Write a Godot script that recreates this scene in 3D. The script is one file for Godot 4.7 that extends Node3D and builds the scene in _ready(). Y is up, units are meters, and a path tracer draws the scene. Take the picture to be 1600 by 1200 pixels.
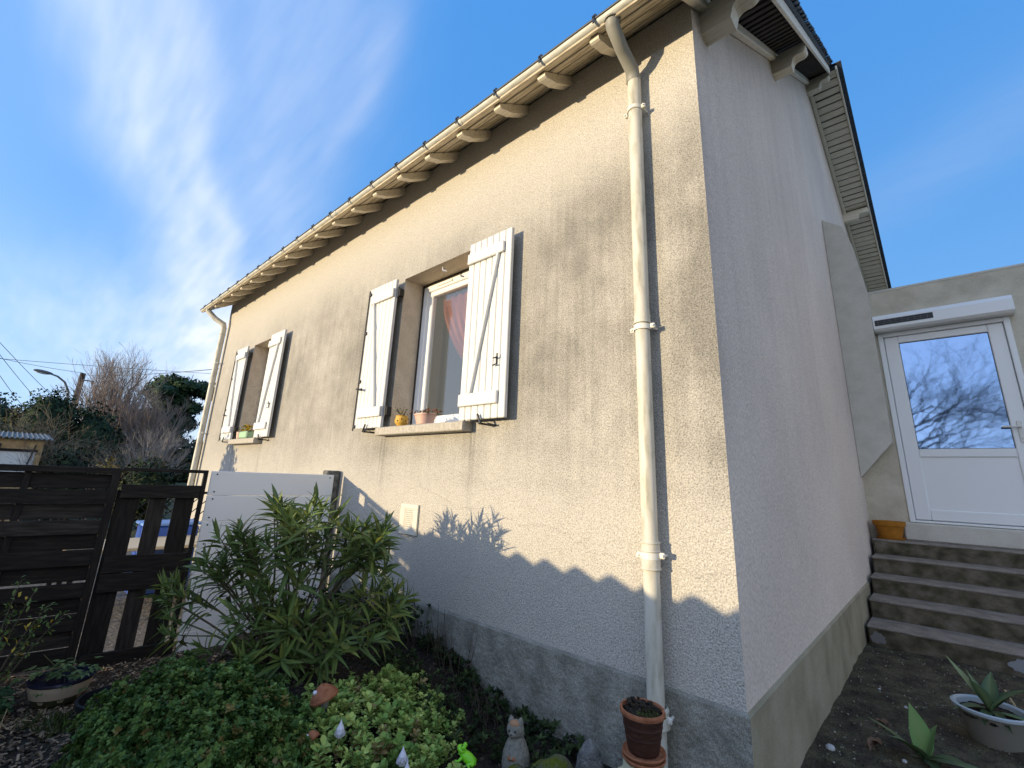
extends Node3D
# A rendered house seen from its garden, low winter sun from the left front.
# World: house corner at the origin, facade in the plane z = 0 running to -x, gable in the plane x = 0 running to -z.

var rng := RandomNumberGenerator.new()
var used := {}
var mats := {}


# ------------------------------------------------------------------ mesh collector
class M:
	var v := PackedVector3Array()
	var n := PackedVector3Array()
	var uv := PackedVector2Array()
	var c := PackedColorArray()
	var col := Color.WHITE
	var rib := 0.0   # how much paler a leaf is along its middle
	var colored := false

	func tri(a: Vector3, b: Vector3, d: Vector3, na: Vector3, nb: Vector3, nd: Vector3) -> void:
		var g := (b - a).cross(d - a)
		if g.dot(na + nb + nd) > 0.0:
			v.append(a); v.append(d); v.append(b)
			n.append(na); n.append(nd); n.append(nb)
		else:
			v.append(a); v.append(b); v.append(d)
			n.append(na); n.append(nb); n.append(nd)
		for i in 3:
			c.append(col)

	func flat(a: Vector3, b: Vector3, d: Vector3, out: Vector3) -> void:
		var g := (b - a).cross(d - a).normalized()
		if g.dot(out) < 0.0:
			g = -g
		tri(a, b, d, g, g, g)

	func quad(a: Vector3, b: Vector3, d: Vector3, e: Vector3, out: Vector3) -> void:
		flat(a, b, d, out)
		flat(a, d, e, out)

	# chamfered box
	func box(at: Vector3, size: Vector3, bev := 0.0, bs := Basis.IDENTITY) -> void:
		var h := size * 0.5
		var b := minf(bev, minf(h.x, minf(h.y, h.z)) * 0.9)
		var ax := [Vector3(1, 0, 0), Vector3(0, 1, 0), Vector3(0, 0, 1)]
		for k in 3:
			var i := (k + 1) % 3
			var j := (k + 2) % 3
			for s: float in [-1.0, 1.0]:
				var o: Vector3 = ax[k] * s * h[k]
				var p: Vector3 = ax[i] * (h[i] - b)
				var q: Vector3 = ax[j] * (h[j] - b)
				quad(at + bs * (o - p - q), at + bs * (o + p - q), at + bs * (o + p + q), at + bs * (o - p + q), bs * (ax[k] * s))
		if b <= 0.0:
			return
		for k in 3:
			var i := (k + 1) % 3
			var j := (k + 2) % 3
			var l: Vector3 = ax[k] * (h[k] - b)
			for si: float in [-1.0, 1.0]:
				for sj: float in [-1.0, 1.0]:
					var e1: Vector3 = ax[i] * si * h[i] + ax[j] * sj * (h[j] - b)
					var e2: Vector3 = ax[i] * si * (h[i] - b) + ax[j] * sj * h[j]
					quad(at + bs * (e1 - l), at + bs * (e1 + l), at + bs * (e2 + l), at + bs * (e2 - l), bs * (ax[i] * si + ax[j] * sj))
		for sx: float in [-1.0, 1.0]:
			for sy: float in [-1.0, 1.0]:
				for sz: float in [-1.0, 1.0]:
					var p1 := Vector3(sx * h.x, sy * (h.y - b), sz * (h.z - b))
					var p2 := Vector3(sx * (h.x - b), sy * h.y, sz * (h.z - b))
					var p3 := Vector3(sx * (h.x - b), sy * (h.y - b), sz * h.z)
					flat(at + bs * p1, at + bs * p2, at + bs * p3, bs * Vector3(sx, sy, sz))

	# box from corner to corner
	func span(lo: Vector3, hi: Vector3, bev := 0.0) -> void:
		box((lo + hi) * 0.5, (hi - lo).abs(), bev)

	# bar between two points, section w (sideways) x t (along up)
	func bar(a: Vector3, b: Vector3, w: float, t: float, up := Vector3.UP, bev := 0.0) -> void:
		var z := (b - a).normalized()
		var x := up.cross(z)
		if x.length() < 0.01:
			x = Vector3.RIGHT.cross(z)
		x = x.normalized()
		box((a + b) * 0.5, Vector3(w, t, (b - a).length()), bev, Basis(x, z.cross(x), z))

	func tube(p: PackedVector3Array, r: PackedFloat32Array, seg := 8, caps := true) -> void:
		var rings := []
		var nrm := []
		var side := Vector3.ZERO
		for i in p.size():
			var t := (p[mini(i + 1, p.size() - 1)] - p[maxi(i - 1, 0)]).normalized()
			if side == Vector3.ZERO:
				side = t.cross(Vector3.UP if absf(t.y) < 0.9 else Vector3.RIGHT).normalized()
			else:
				side = (side - t * side.dot(t)).normalized()
			var o := t.cross(side)
			var ring := PackedVector3Array()
			var nr := PackedVector3Array()
			for k in seg:
				var a := TAU * k / seg
				var d := side * cos(a) + o * sin(a)
				ring.append(p[i] + d * r[mini(i, r.size() - 1)])
				nr.append(d)
			rings.append(ring)
			nrm.append(nr)
		for i in p.size() - 1:
			for k in seg:
				var l := (k + 1) % seg
				tri(rings[i][k], rings[i][l], rings[i + 1][l], nrm[i][k], nrm[i][l], nrm[i + 1][l])
				tri(rings[i][k], rings[i + 1][l], rings[i + 1][k], nrm[i][k], nrm[i + 1][l], nrm[i + 1][k])
		if caps and seg > 3:
			for e: int in [0, p.size() - 1]:
				var t := (p[0] - p[1]).normalized() if e == 0 else (p[e] - p[e - 1]).normalized()
				for k in seg:
					tri(p[e], rings[e][k], rings[e][(k + 1) % seg], t, t, t)

	func rod(a: Vector3, b: Vector3, ra: float, rb := -1.0, seg := 8) -> void:
		tube(PackedVector3Array([a, b]), PackedFloat32Array([ra, ra if rb < 0.0 else rb]), seg)

	# lathe: profile of Vector2(radius, height), about y
	func lathe(pr: PackedVector2Array, seg := 24, xf := Transform3D.IDENTITY) -> void:
		for i in pr.size() - 1:
			var d := pr[i + 1] - pr[i]
			if d.length() < 1e-6:
				continue
			var nn := Vector2(d.y, -d.x).normalized()
			for k in seg:
				var a0 := TAU * k / seg
				var a1 := TAU * (k + 1) / seg
				var c0 := Vector3(cos(a0), 0, sin(a0))
				var c1 := Vector3(cos(a1), 0, sin(a1))
				var p00 := xf * (c0 * pr[i].x + Vector3.UP * pr[i].y)
				var p10 := xf * (c1 * pr[i].x + Vector3.UP * pr[i].y)
				var p01 := xf * (c0 * pr[i + 1].x + Vector3.UP * pr[i + 1].y)
				var p11 := xf * (c1 * pr[i + 1].x + Vector3.UP * pr[i + 1].y)
				var m0 := (xf.basis * (c0 * nn.x + Vector3.UP * nn.y)).normalized()
				var m1 := (xf.basis * (c1 * nn.x + Vector3.UP * nn.y)).normalized()
				if pr[i].x > 1e-6:
					tri(p00, p10, p11, m0, m1, m1)
				if pr[i + 1].x > 1e-6:
					tri(p00, p11, p01, m0, m1, m0)

	func ball(at: Vector3, r: Vector3, bs := Basis.IDENTITY, seg := 16, rows := 10, lump := 0.0, noise: FastNoiseLite = null) -> void:
		var g := []
		for i in rows + 1:
			var row := PackedVector3Array()
			for k in seg + 1:
				var th := PI * i / rows
				var a := TAU * (k % seg) / seg
				var d := Vector3(sin(th) * cos(a), cos(th), sin(th) * sin(a))
				var s := 1.0
				if noise:
					s += lump * noise.get_noise_3dv((at + d * r) * 10.0)
				row.append(at + bs * (d * r * s))
			g.append(row)
		var nn := []
		for i in rows + 1:
			var row := PackedVector3Array()
			for k in seg + 1:
				var kk := k % seg
				var du: Vector3 = g[i][(kk + 1) % seg] - g[i][(kk + seg - 1) % seg]
				var dv: Vector3 = g[mini(i + 1, rows)][kk] - g[maxi(i - 1, 0)][kk]
				var w := du.cross(dv)
				var o: Vector3 = g[i][kk] - at
				if w.length() < 1e-9:
					w = o
				if w.dot(o) < 0.0:
					w = -w
				row.append(w.normalized())
			nn.append(row)
		for i in rows:
			for k in seg:
				if i > 0:
					tri(g[i][k], g[i][k + 1], g[i + 1][k + 1], nn[i][k], nn[i][k + 1], nn[i + 1][k + 1])
				if i < rows - 1:
					tri(g[i][k], g[i + 1][k + 1], g[i + 1][k], nn[i][k], nn[i + 1][k + 1], nn[i + 1][k])

	# polygon in the plane spanned by ux, uy at o, thickened along uz by depth
	func prism(poly: PackedVector2Array, o: Vector3, ux: Vector3, uy: Vector3, uz: Vector3) -> void:
		var idx := Geometry2D.triangulate_polygon(poly)
		var p := PackedVector3Array()
		var q := PackedVector3Array()
		var mid := Vector3.ZERO
		for a in poly:
			p.append(o + ux * a.x + uy * a.y)
			q.append(o + ux * a.x + uy * a.y + uz)
			mid += p[-1] / poly.size()
		for i in range(0, idx.size(), 3):
			flat(p[idx[i]], p[idx[i + 1]], p[idx[i + 2]], -uz)
			flat(q[idx[i]], q[idx[i + 1]], q[idx[i + 2]], uz)
		var turn := 0.0
		for i in poly.size():
			turn += poly[i].cross(poly[(i + 1) % poly.size()])
		for i in poly.size():
			var j := (i + 1) % poly.size()
			var e := poly[j] - poly[i]
			var out2 := Vector2(e.y, -e.x) * signf(turn)
			quad(p[i], p[j], q[j], q[i], ux * out2.x + uy * out2.y)

	# a leaf blade: from o along d, bending towards -y, folded; half width w
	func leaf(o: Vector3, d: Vector3, up: Vector3, length: float, w: float, bend := 0.25, fold := 0.35, steps := 4, blunt := 0.0) -> void:
		var side := d.cross(up).normalized()
		var u := side.cross(d).normalized()
		var prev := []
		for i in steps + 1:
			var t := float(i) / steps
			var p := o + d * length * t - u * bend * length * t * t
			var ww := w * (sin(PI * pow(t, 0.75)) if blunt <= 0.0 else pow(sin(PI * 0.5 * minf(1.0, t * 1.05 + 0.04)), 0.9) * (1.0 if t < 0.85 else sqrt(maxf(0.0, 1.0 - pow((t - 0.85) / 0.16, 2.0))) ))
			var row := [p - side * ww + u * ww * fold, p, p + side * ww + u * ww * fold]
			if i > 0:
				for k in 2:
					var nn := (side * (0.35 if k == 0 else -0.35) * fold * 2.0 + u).normalized()
					tri(prev[k], prev[k + 1], row[k + 1], nn, nn, nn)
					tri(prev[k], row[k + 1], row[k], nn, nn, nn)
					if rib > 0.0:
						for e in range(v.size() - 6, v.size()):
							if v[e] == prev[1] or v[e] == row[1]:
								c[e] = col.lerp(Color(0.26, 0.30, 0.11), rib)
			prev = row

	func mesh() -> ArrayMesh:
		var a := []
		a.resize(Mesh.ARRAY_MAX)
		a[Mesh.ARRAY_VERTEX] = v
		a[Mesh.ARRAY_NORMAL] = n
		if uv.size() == v.size():
			a[Mesh.ARRAY_TEX_UV] = uv
		if colored:
			a[Mesh.ARRAY_COLOR] = c
		var m := ArrayMesh.new()
		m.add_surface_from_arrays(Mesh.PRIMITIVE_TRIANGLES, a)
		return m


# ------------------------------------------------------------------ scene helpers
func numbered(called: String) -> String:
	if not used.has(called):
		used[called] = 0
		return called
	used[called] += 1
	return "%s_%03d" % [called, used[called]]


func tag(o: Node, label: String, category: String, group := "") -> void:
	o.set_meta("label", label)
	o.set_meta("category", category)
	if group != "":
		o.set_meta("group", group)


func thing(called: String, label: String, category: String, at := Vector3.ZERO, turn := 0.0, group := "") -> Node3D:
	var o := Node3D.new()
	o.name = numbered(called)
	add_child(o)
	o.position = at
	o.rotation.y = turn
	tag(o, label, category, group)
	return o


func part(called: String, m: Variant, mat: Material, parent: Node, label := "") -> MeshInstance3D:
	var o := MeshInstance3D.new()
	o.name = called
	o.mesh = m.mesh() if m is M else m
	o.material_override = mat
	parent.add_child(o, true)
	if label != "":
		o.set_meta("label", label)
	return o


func solo(called: String, m: Variant, mat: Material, label: String, category: String, group := "") -> MeshInstance3D:
	var o := part(numbered(called), m, mat, self)
	tag(o, label, category, group)
	return o




func scatter(called: String, mesh: Mesh, mat: Material, xfs: Array, cols: Array, parent: Node = self) -> MultiMeshInstance3D:
	var mm := MultiMesh.new()
	mm.transform_format = MultiMesh.TRANSFORM_3D
	mm.use_colors = cols.size() > 0
	mm.mesh = mesh
	mm.instance_count = xfs.size()
	for i in xfs.size():
		mm.set_instance_transform(i, xfs[i])
		if cols.size() > 0:
			mm.set_instance_color(i, cols[i % cols.size()])
	var o := MultiMeshInstance3D.new()
	o.name = numbered(called) if parent == self else called
	o.multimesh = mm
	o.material_override = mat
	parent.add_child(o, true)
	o.set_meta("kind", "stuff")
	return o


# linear base colour -> material
func mat(key: String, r: float, g: float, b: float, rough := 0.8, spec := 0.5) -> StandardMaterial3D:
	if mats.has(key):
		return mats[key]
	var m := StandardMaterial3D.new()
	m.resource_name = key
	m.albedo_color = Color(r, g, b).linear_to_srgb()
	m.roughness = rough
	m.metallic_specular = spec
	mats[key] = m
	return m


func fnl(sd: int, freq: float, oct := 4, kind := FastNoiseLite.TYPE_SIMPLEX_SMOOTH) -> FastNoiseLite:
	var f := FastNoiseLite.new()
	f.seed = sd
	f.frequency = freq
	f.noise_type = kind
	f.fractal_octaves = oct
	return f


# tileable colour texture: noise mapped through stops of linear colours, plus fine grain
func tint(sd: int, freq: float, cols: Array, size := 256, grain := 0.0, oct := 4, kind := FastNoiseLite.TYPE_SIMPLEX_SMOOTH) -> ImageTexture:
	var im := fnl(sd, freq, oct, kind).get_seamless_image(size, size)
	im.convert(Image.FORMAT_L8)
	var src := im.get_data()
	var lut := []
	for i in 256:
		var t := i / 255.0 * (cols.size() - 1)
		var k := mini(int(t), cols.size() - 2)
		var a: Color = cols[k]
		var b: Color = cols[k + 1]
		lut.append(a.lerp(b, t - k).linear_to_srgb())
	var out := PackedByteArray()
	out.resize(size * size * 3)
	var rr := RandomNumberGenerator.new()
	rr.seed = sd
	for i in size * size:
		var q: Color = lut[src[i]]
		var g := 1.0 + grain * (rr.randf() - 0.5)
		out[i * 3] = clampi(int(q.r * g * 255.0), 0, 255)
		out[i * 3 + 1] = clampi(int(q.g * g * 255.0), 0, 255)
		out[i * 3 + 2] = clampi(int(q.b * g * 255.0), 0, 255)
	return ImageTexture.create_from_image(Image.create_from_data(size, size, false, Image.FORMAT_RGB8, out))


func height_tex(sd: int, freq: float, size := 256, oct := 3, kind := FastNoiseLite.TYPE_SIMPLEX_SMOOTH) -> ImageTexture:
	var im := fnl(sd, freq, oct, kind).get_seamless_image(size, size)
	im.convert(Image.FORMAT_RGB8)
	return ImageTexture.create_from_image(im)


# textured material in world or own axes; scale = repeats per metre on each axis
func tex_mat(key: String, t: Texture2D, scale: Vector3, rough := 0.85, bump: Texture2D = null, cm := 0.2, world := true) -> StandardMaterial3D:
	var m := StandardMaterial3D.new()
	m.resource_name = key
	m.albedo_texture = t
	m.roughness = rough
	m.metallic_specular = 0.35
	m.uv1_triplanar = true
	m.uv1_world_triplanar = world
	m.uv1_triplanar_sharpness = 8.0
	m.uv1_scale = scale
	if bump:
		m.heightmap_enabled = true
		m.heightmap_texture = bump
		m.heightmap_scale = cm
	mats[key] = m
	return m


func leafy(key: String, rough := 0.5, back := 0.25) -> StandardMaterial3D:
	var m := StandardMaterial3D.new()
	m.resource_name = key
	m.vertex_color_use_as_albedo = true
	m.roughness = rough
	m.metallic_specular = 0.35
	m.cull_mode = BaseMaterial3D.CULL_DISABLED
	if back > 0.0:
		m.backlight_enabled = true
		m.backlight = Color(back, back, back * 0.5)
	mats[key] = m
	return m


func rv(a: float, b: float) -> float:
	return rng.randf_range(a, b)


func rdir() -> Vector3:
	var z := rv(-1, 1)
	var a := rv(0, TAU)
	return Vector3(sqrt(1 - z * z) * cos(a), z, sqrt(1 - z * z) * sin(a))


# ------------------------------------------------------------------ sky
func make_sky() -> ImageTexture:
	var w := 2048
	var h := 1024
	var out := PackedFloat32Array()
	out.resize(w * h * 3)
	var wisp := fnl(5, 1.0, 5)
	var big := fnl(9, 1.0, 3)
	var sun := -SUN
	var az := Vector2(-0.975, -0.222)
	var ac := Vector2(-0.222, 0.975)
	for j in h:
		var th := (j + 0.5) / h * PI
		var sy := cos(th)
		var sr := sin(th)
		for i in w:
			var o := (j * w + i) * 3
			if sy < -0.02:
				out[o] = 0.22; out[o + 1] = 0.21; out[o + 2] = 0.19
				continue
			var ph := (i + 0.5) / w * TAU
			var d := Vector3(sin(ph) * sr, sy, -cos(ph) * sr)
			var e := maxf(sy, 0.0)
			var t := pow(1.0 - e, 2.3)
			var t2 := pow(1.0 - e, 12.0)
			var c := Vector3(0.025, 0.104, 0.264).lerp(Vector3(0.096, 0.198, 0.328), t).lerp(Vector3(0.185, 0.255, 0.335), t2)
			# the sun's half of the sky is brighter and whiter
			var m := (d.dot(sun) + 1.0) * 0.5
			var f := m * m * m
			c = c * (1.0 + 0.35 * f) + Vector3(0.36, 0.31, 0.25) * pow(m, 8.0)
			# cirrus in long streaks that run towards one point of the horizon
			var p := Vector2(d.x, d.z) / (e + 0.12)
			var a := p.dot(az)
			var b := p.dot(ac)
			var wob := big.get_noise_2d(a * 1.1, b * 1.1) * 0.07
			var bb := b + wob
			var mid := 0.435 - 0.160 * a
			var s := 0.50 * exp(-pow((bb - mid) / (0.105 + 0.018 * a), 2.0)) * smoothstep(0.3, 0.9, a)
			s += 0.30 * exp(-pow((bb - mid + 0.13) / 0.05, 2.0)) * smoothstep(0.4, 1.0, a)
			s += 0.30 * exp(-pow((bb + 0.06 + 0.12 * (a - 1.1)) / 0.15, 2.0)) * smoothstep(0.3, 0.8, a)
			s += 0.15 * exp(-pow((bb + 0.175) / 0.035, 2.0)) * smoothstep(0.55, 0.75, a) * smoothstep(1.5, 0.9, a)
			s += 0.50 * smoothstep(1.7, 3.0, a) * exp(-pow((b - 0.05) / 0.9, 2.0))
			s += 0.10 * exp(-pow((bb + 1.33 + 0.4 * a) / 0.14, 2.0)) * exp(-pow((a - 0.1) / 0.5, 2.0))
			# broken thin cloud added out of view in the east to brighten shaded walls
			var fill_veil := 0.5 + 0.5 * big.get_noise_2d(p.x * 0.5 + 7.0, p.y * 0.3 - 3.0)
			s += (0.45 + 0.52 * smoothstep(0.3, 0.75, fill_veil)) * smoothstep(0.05, 0.75, d.x * 0.94 + d.z * 0.34)
			var q := 0.5 + 0.5 * wisp.get_noise_2d((a * 0.75 + b * 0.9) * 1.7, (b * 1.0 - a * 0.22) * 9.0)
			var q2 := 0.5 + 0.5 * wisp.get_noise_2d(a * 2.2 + 31.0, b * 5.0 + 11.0)
			var q3 := wisp.get_noise_2d((a * 0.6 + b * 1.0) * 5.0 + 3.0, (b - a * 0.25) * 30.0)
			s *= 0.52 + 0.55 * q + 0.30 * (q2 - 0.5) + 0.13 * q3
			s = clampf(s, 0.0, 0.92)
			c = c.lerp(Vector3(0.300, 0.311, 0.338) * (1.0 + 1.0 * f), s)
			out[o] = c.x; out[o + 1] = c.y; out[o + 2] = c.z
	return ImageTexture.create_from_image(Image.create_from_data(w, h, false, Image.FORMAT_RGBF, out.to_byte_array()))


# ------------------------------------------------------------------ weathered render of the facade: stains, streaks, cracks
func facade_tex() -> ImageTexture:
	var w := 2048
	var h := 1024
	var cl := fnl(21, 0.012, 5)
	var im1 := cl.get_image(512, 256)
	im1.convert(Image.FORMAT_L8)
	var n1 := im1.get_data()
	var im2 := fnl(22, 0.006, 4).get_image(2048, 64)
	im2.convert(Image.FORMAT_L8)
	im2.resize(2048, 256, Image.INTERPOLATE_CUBIC)
	var st := fnl(24, 0.085, 3)
	var im3 := st.get_image(2048, 40)
	im3.convert(Image.FORMAT_L8)
	im3.resize(2048, 1024, Image.INTERPOLATE_CUBIC)
	var n3 := im3.get_data()
	var im4 := fnl(25, 0.035, 4).get_image(1024, 512)
	im4.convert(Image.FORMAT_L8)
	var n4 := im4.get_data()
	var g := fnl(23, 0.44, 2, FastNoiseLite.TYPE_SIMPLEX).get_image(1024, 1024)
	g.convert(Image.FORMAT_L8)
	var gr := g.get_data()
	var out := PackedByteArray()
	out.resize(w * h * 3)
	var rr := RandomNumberGenerator.new()
	rr.seed = 3
	for j in h:
		var y := 4.05 - (j + 0.5) / h * 4.05
		var band := smoothstep(3.55, 2.7, y) * (0.14 + 0.86 * smoothstep(1.0, 1.75, y))
		var low := exp(-pow((y - 1.42) / 0.07, 2.0)) * 0.30 + exp(-pow((y - 1.22) / 0.05, 2.0)) * 0.16
		for i in w:
			var x := (i + 0.5) / w * 8.1 - 8.1
			var a := n1[(j >> 2) * 512 + (i >> 2)] / 255.0
			var s := n3[j * w + i] / 255.0
			var place := 0.55 + 0.35 * smoothstep(-6.4, -4.8, x) + 0.12 * smoothstep(-1.25, -0.7, x)
			var d := band * clampf(place * (0.58 + 0.70 * (a - 0.30) + 0.34 * (s - 0.45) + 0.36 * (n4[(j >> 1) * 1024 + (i >> 1)] / 255.0 - 0.5)), 0.0, 1.0)
			d += low * clampf(a * 1.3 - 0.15, 0.0, 1.0) * smoothstep(-3.4, -2.2, x)
			var edge := smoothstep(-0.20, 0.0, x) * smoothstep(1.2, 2.0, y) * smoothstep(3.7, 3.0, y)
			d += edge * clampf(a * 1.5 - 0.15, 0.0, 0.8)
			for x1: float in [-6.51, -5.52, -2.75, -1.66, -0.36]:
				if absf(x - x1) < 0.13 and y < 1.56:
					d += 0.42 * exp(-pow((x - x1 + 0.02 * (s - 0.5)) / 0.045, 2.0)) * smoothstep(0.75, 1.5, y) * clampf(s * 1.6 - 0.2, 0.0, 1.0)
			d = clampf(d, 0.0, 0.95)
			var k := gr[(j & 1023) * 1024 + (i & 1023)] / 255.0
			var grain := 0.66 + 0.68 * k + 0.26 * (rr.randf() - 0.5)
			if k < 0.33:
				grain -= 0.10 + 0.16 * d
			var q := (j * w + i) * 3
			# 0.60 0.52 0.40 clean, 0.27 0.24 0.19 dirty; stored in the sRGB curve by a square root that is close enough
			var red := (0.50 - 0.265 * d) * grain
			var gre := (0.472 - 0.248 * d) * grain
			var blu := (0.424 - 0.224 * d) * grain
			out[q] = clampi(int(pow(red, 0.4545) * 255.0), 0, 255)
			out[q + 1] = clampi(int(pow(gre, 0.4545) * 255.0), 0, 255)
			out[q + 2] = clampi(int(pow(blu, 0.4545) * 255.0), 0, 255)
	var im := Image.create_from_data(w, h, false, Image.FORMAT_RGB8, out)
	crack(im, [Vector2(-1.75, 1.03), Vector2(-1.45, 1.06), Vector2(-1.2, 0.98), Vector2(-0.95, 0.99), Vector2(-0.7, 0.90), Vector2(-0.45, 0.865), Vector2(-0.25, 0.89), Vector2(-0.15, 0.862), Vector2(-0.07, 0.90), Vector2(0.0, 0.895)], 8.1, 8.1, 4.05, 5)
	crack(im, [Vector2(-2.4, 1.1), Vector2(-2.2, 1.16), Vector2(-2.0, 1.12), Vector2(-1.75, 1.03)], 8.1, 8.1, 4.05, 6)
	return ImageTexture.create_from_image(im)


func crack(im: Image, pts: Array, off: float, width: float, top: float, sd: int) -> void:
	var f := fnl(sd, 9.0, 3)
	for k in pts.size() - 1:
		var a: Vector2 = pts[k]
		var b: Vector2 = pts[k + 1]
		var n := int(a.distance_to(b) * 260.0)
		for i in n:
			var p := a.lerp(b, float(i) / n)
			p.y += f.get_noise_2d(p.x, p.y) * 0.018
			var u := int((p.x + off) / width * im.get_width())
			var v := int((top - p.y) / top * im.get_height())
			if u >= 0 and v >= 0 and u < im.get_width() and v < im.get_height() and f.get_noise_2d(p.x * 3.0, 7.0) > -0.3:
				im.set_pixel(u, v, im.get_pixel(u, v) * 0.87)


func gable_tex() -> ImageTexture:
	var w := 1536
	var h := 1024
	var a1 := fnl(31, 0.01, 5).get_image(w / 2, h / 2)
	a1.convert(Image.FORMAT_L8)
	var n1 := a1.get_data()
	var a2 := fnl(32, 0.045, 3).get_image(w, 16)
	a2.convert(Image.FORMAT_L8)
	a2.resize(w, h, Image.INTERPOLATE_CUBIC)
	var n2 := a2.get_data()
	var out := PackedByteArray()
	out.resize(w * h * 3)
	var rr := RandomNumberGenerator.new()
	rr.seed = 4
	for j in h:
		var y := 8.0 - (j + 0.5) / h * 8.0
		for i in w:
			var z := (i + 0.5) / w * 12.0 - 12.0
			var a := n1[(j >> 1) * (w / 2) + (i >> 1)] / 255.0
			var s := n2[j * w + i] / 255.0
			var d := clampf(0.10 + 0.40 * (a - 0.35) + 0.26 * (s - 0.5) * smoothstep(0.6, 2.4, y), 0.0, 0.6)
			d += 0.35 * smoothstep(-0.16, 0.0, z) * smoothstep(0.9, 1.8, y) * smoothstep(3.9, 3.0, y) * (0.4 + a)
			var grain := 0.93 + 0.24 * (rr.randf() - 0.5)
			if rr.randf() < 0.05:
				grain *= 0.82
			var q := (j * w + i) * 3
			out[q] = clampi(int(pow((0.775 - 0.29 * d) * grain, 0.4545) * 255.0), 0, 255)
			out[q + 1] = clampi(int(pow((0.672 - 0.265 * d) * grain, 0.4545) * 255.0), 0, 255)
			out[q + 2] = clampi(int(pow((0.578 - 0.22 * d) * grain, 0.4545) * 255.0), 0, 255)
	var im := Image.create_from_data(w, h, false, Image.FORMAT_RGB8, out)
	return ImageTexture.create_from_image(im)


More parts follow.
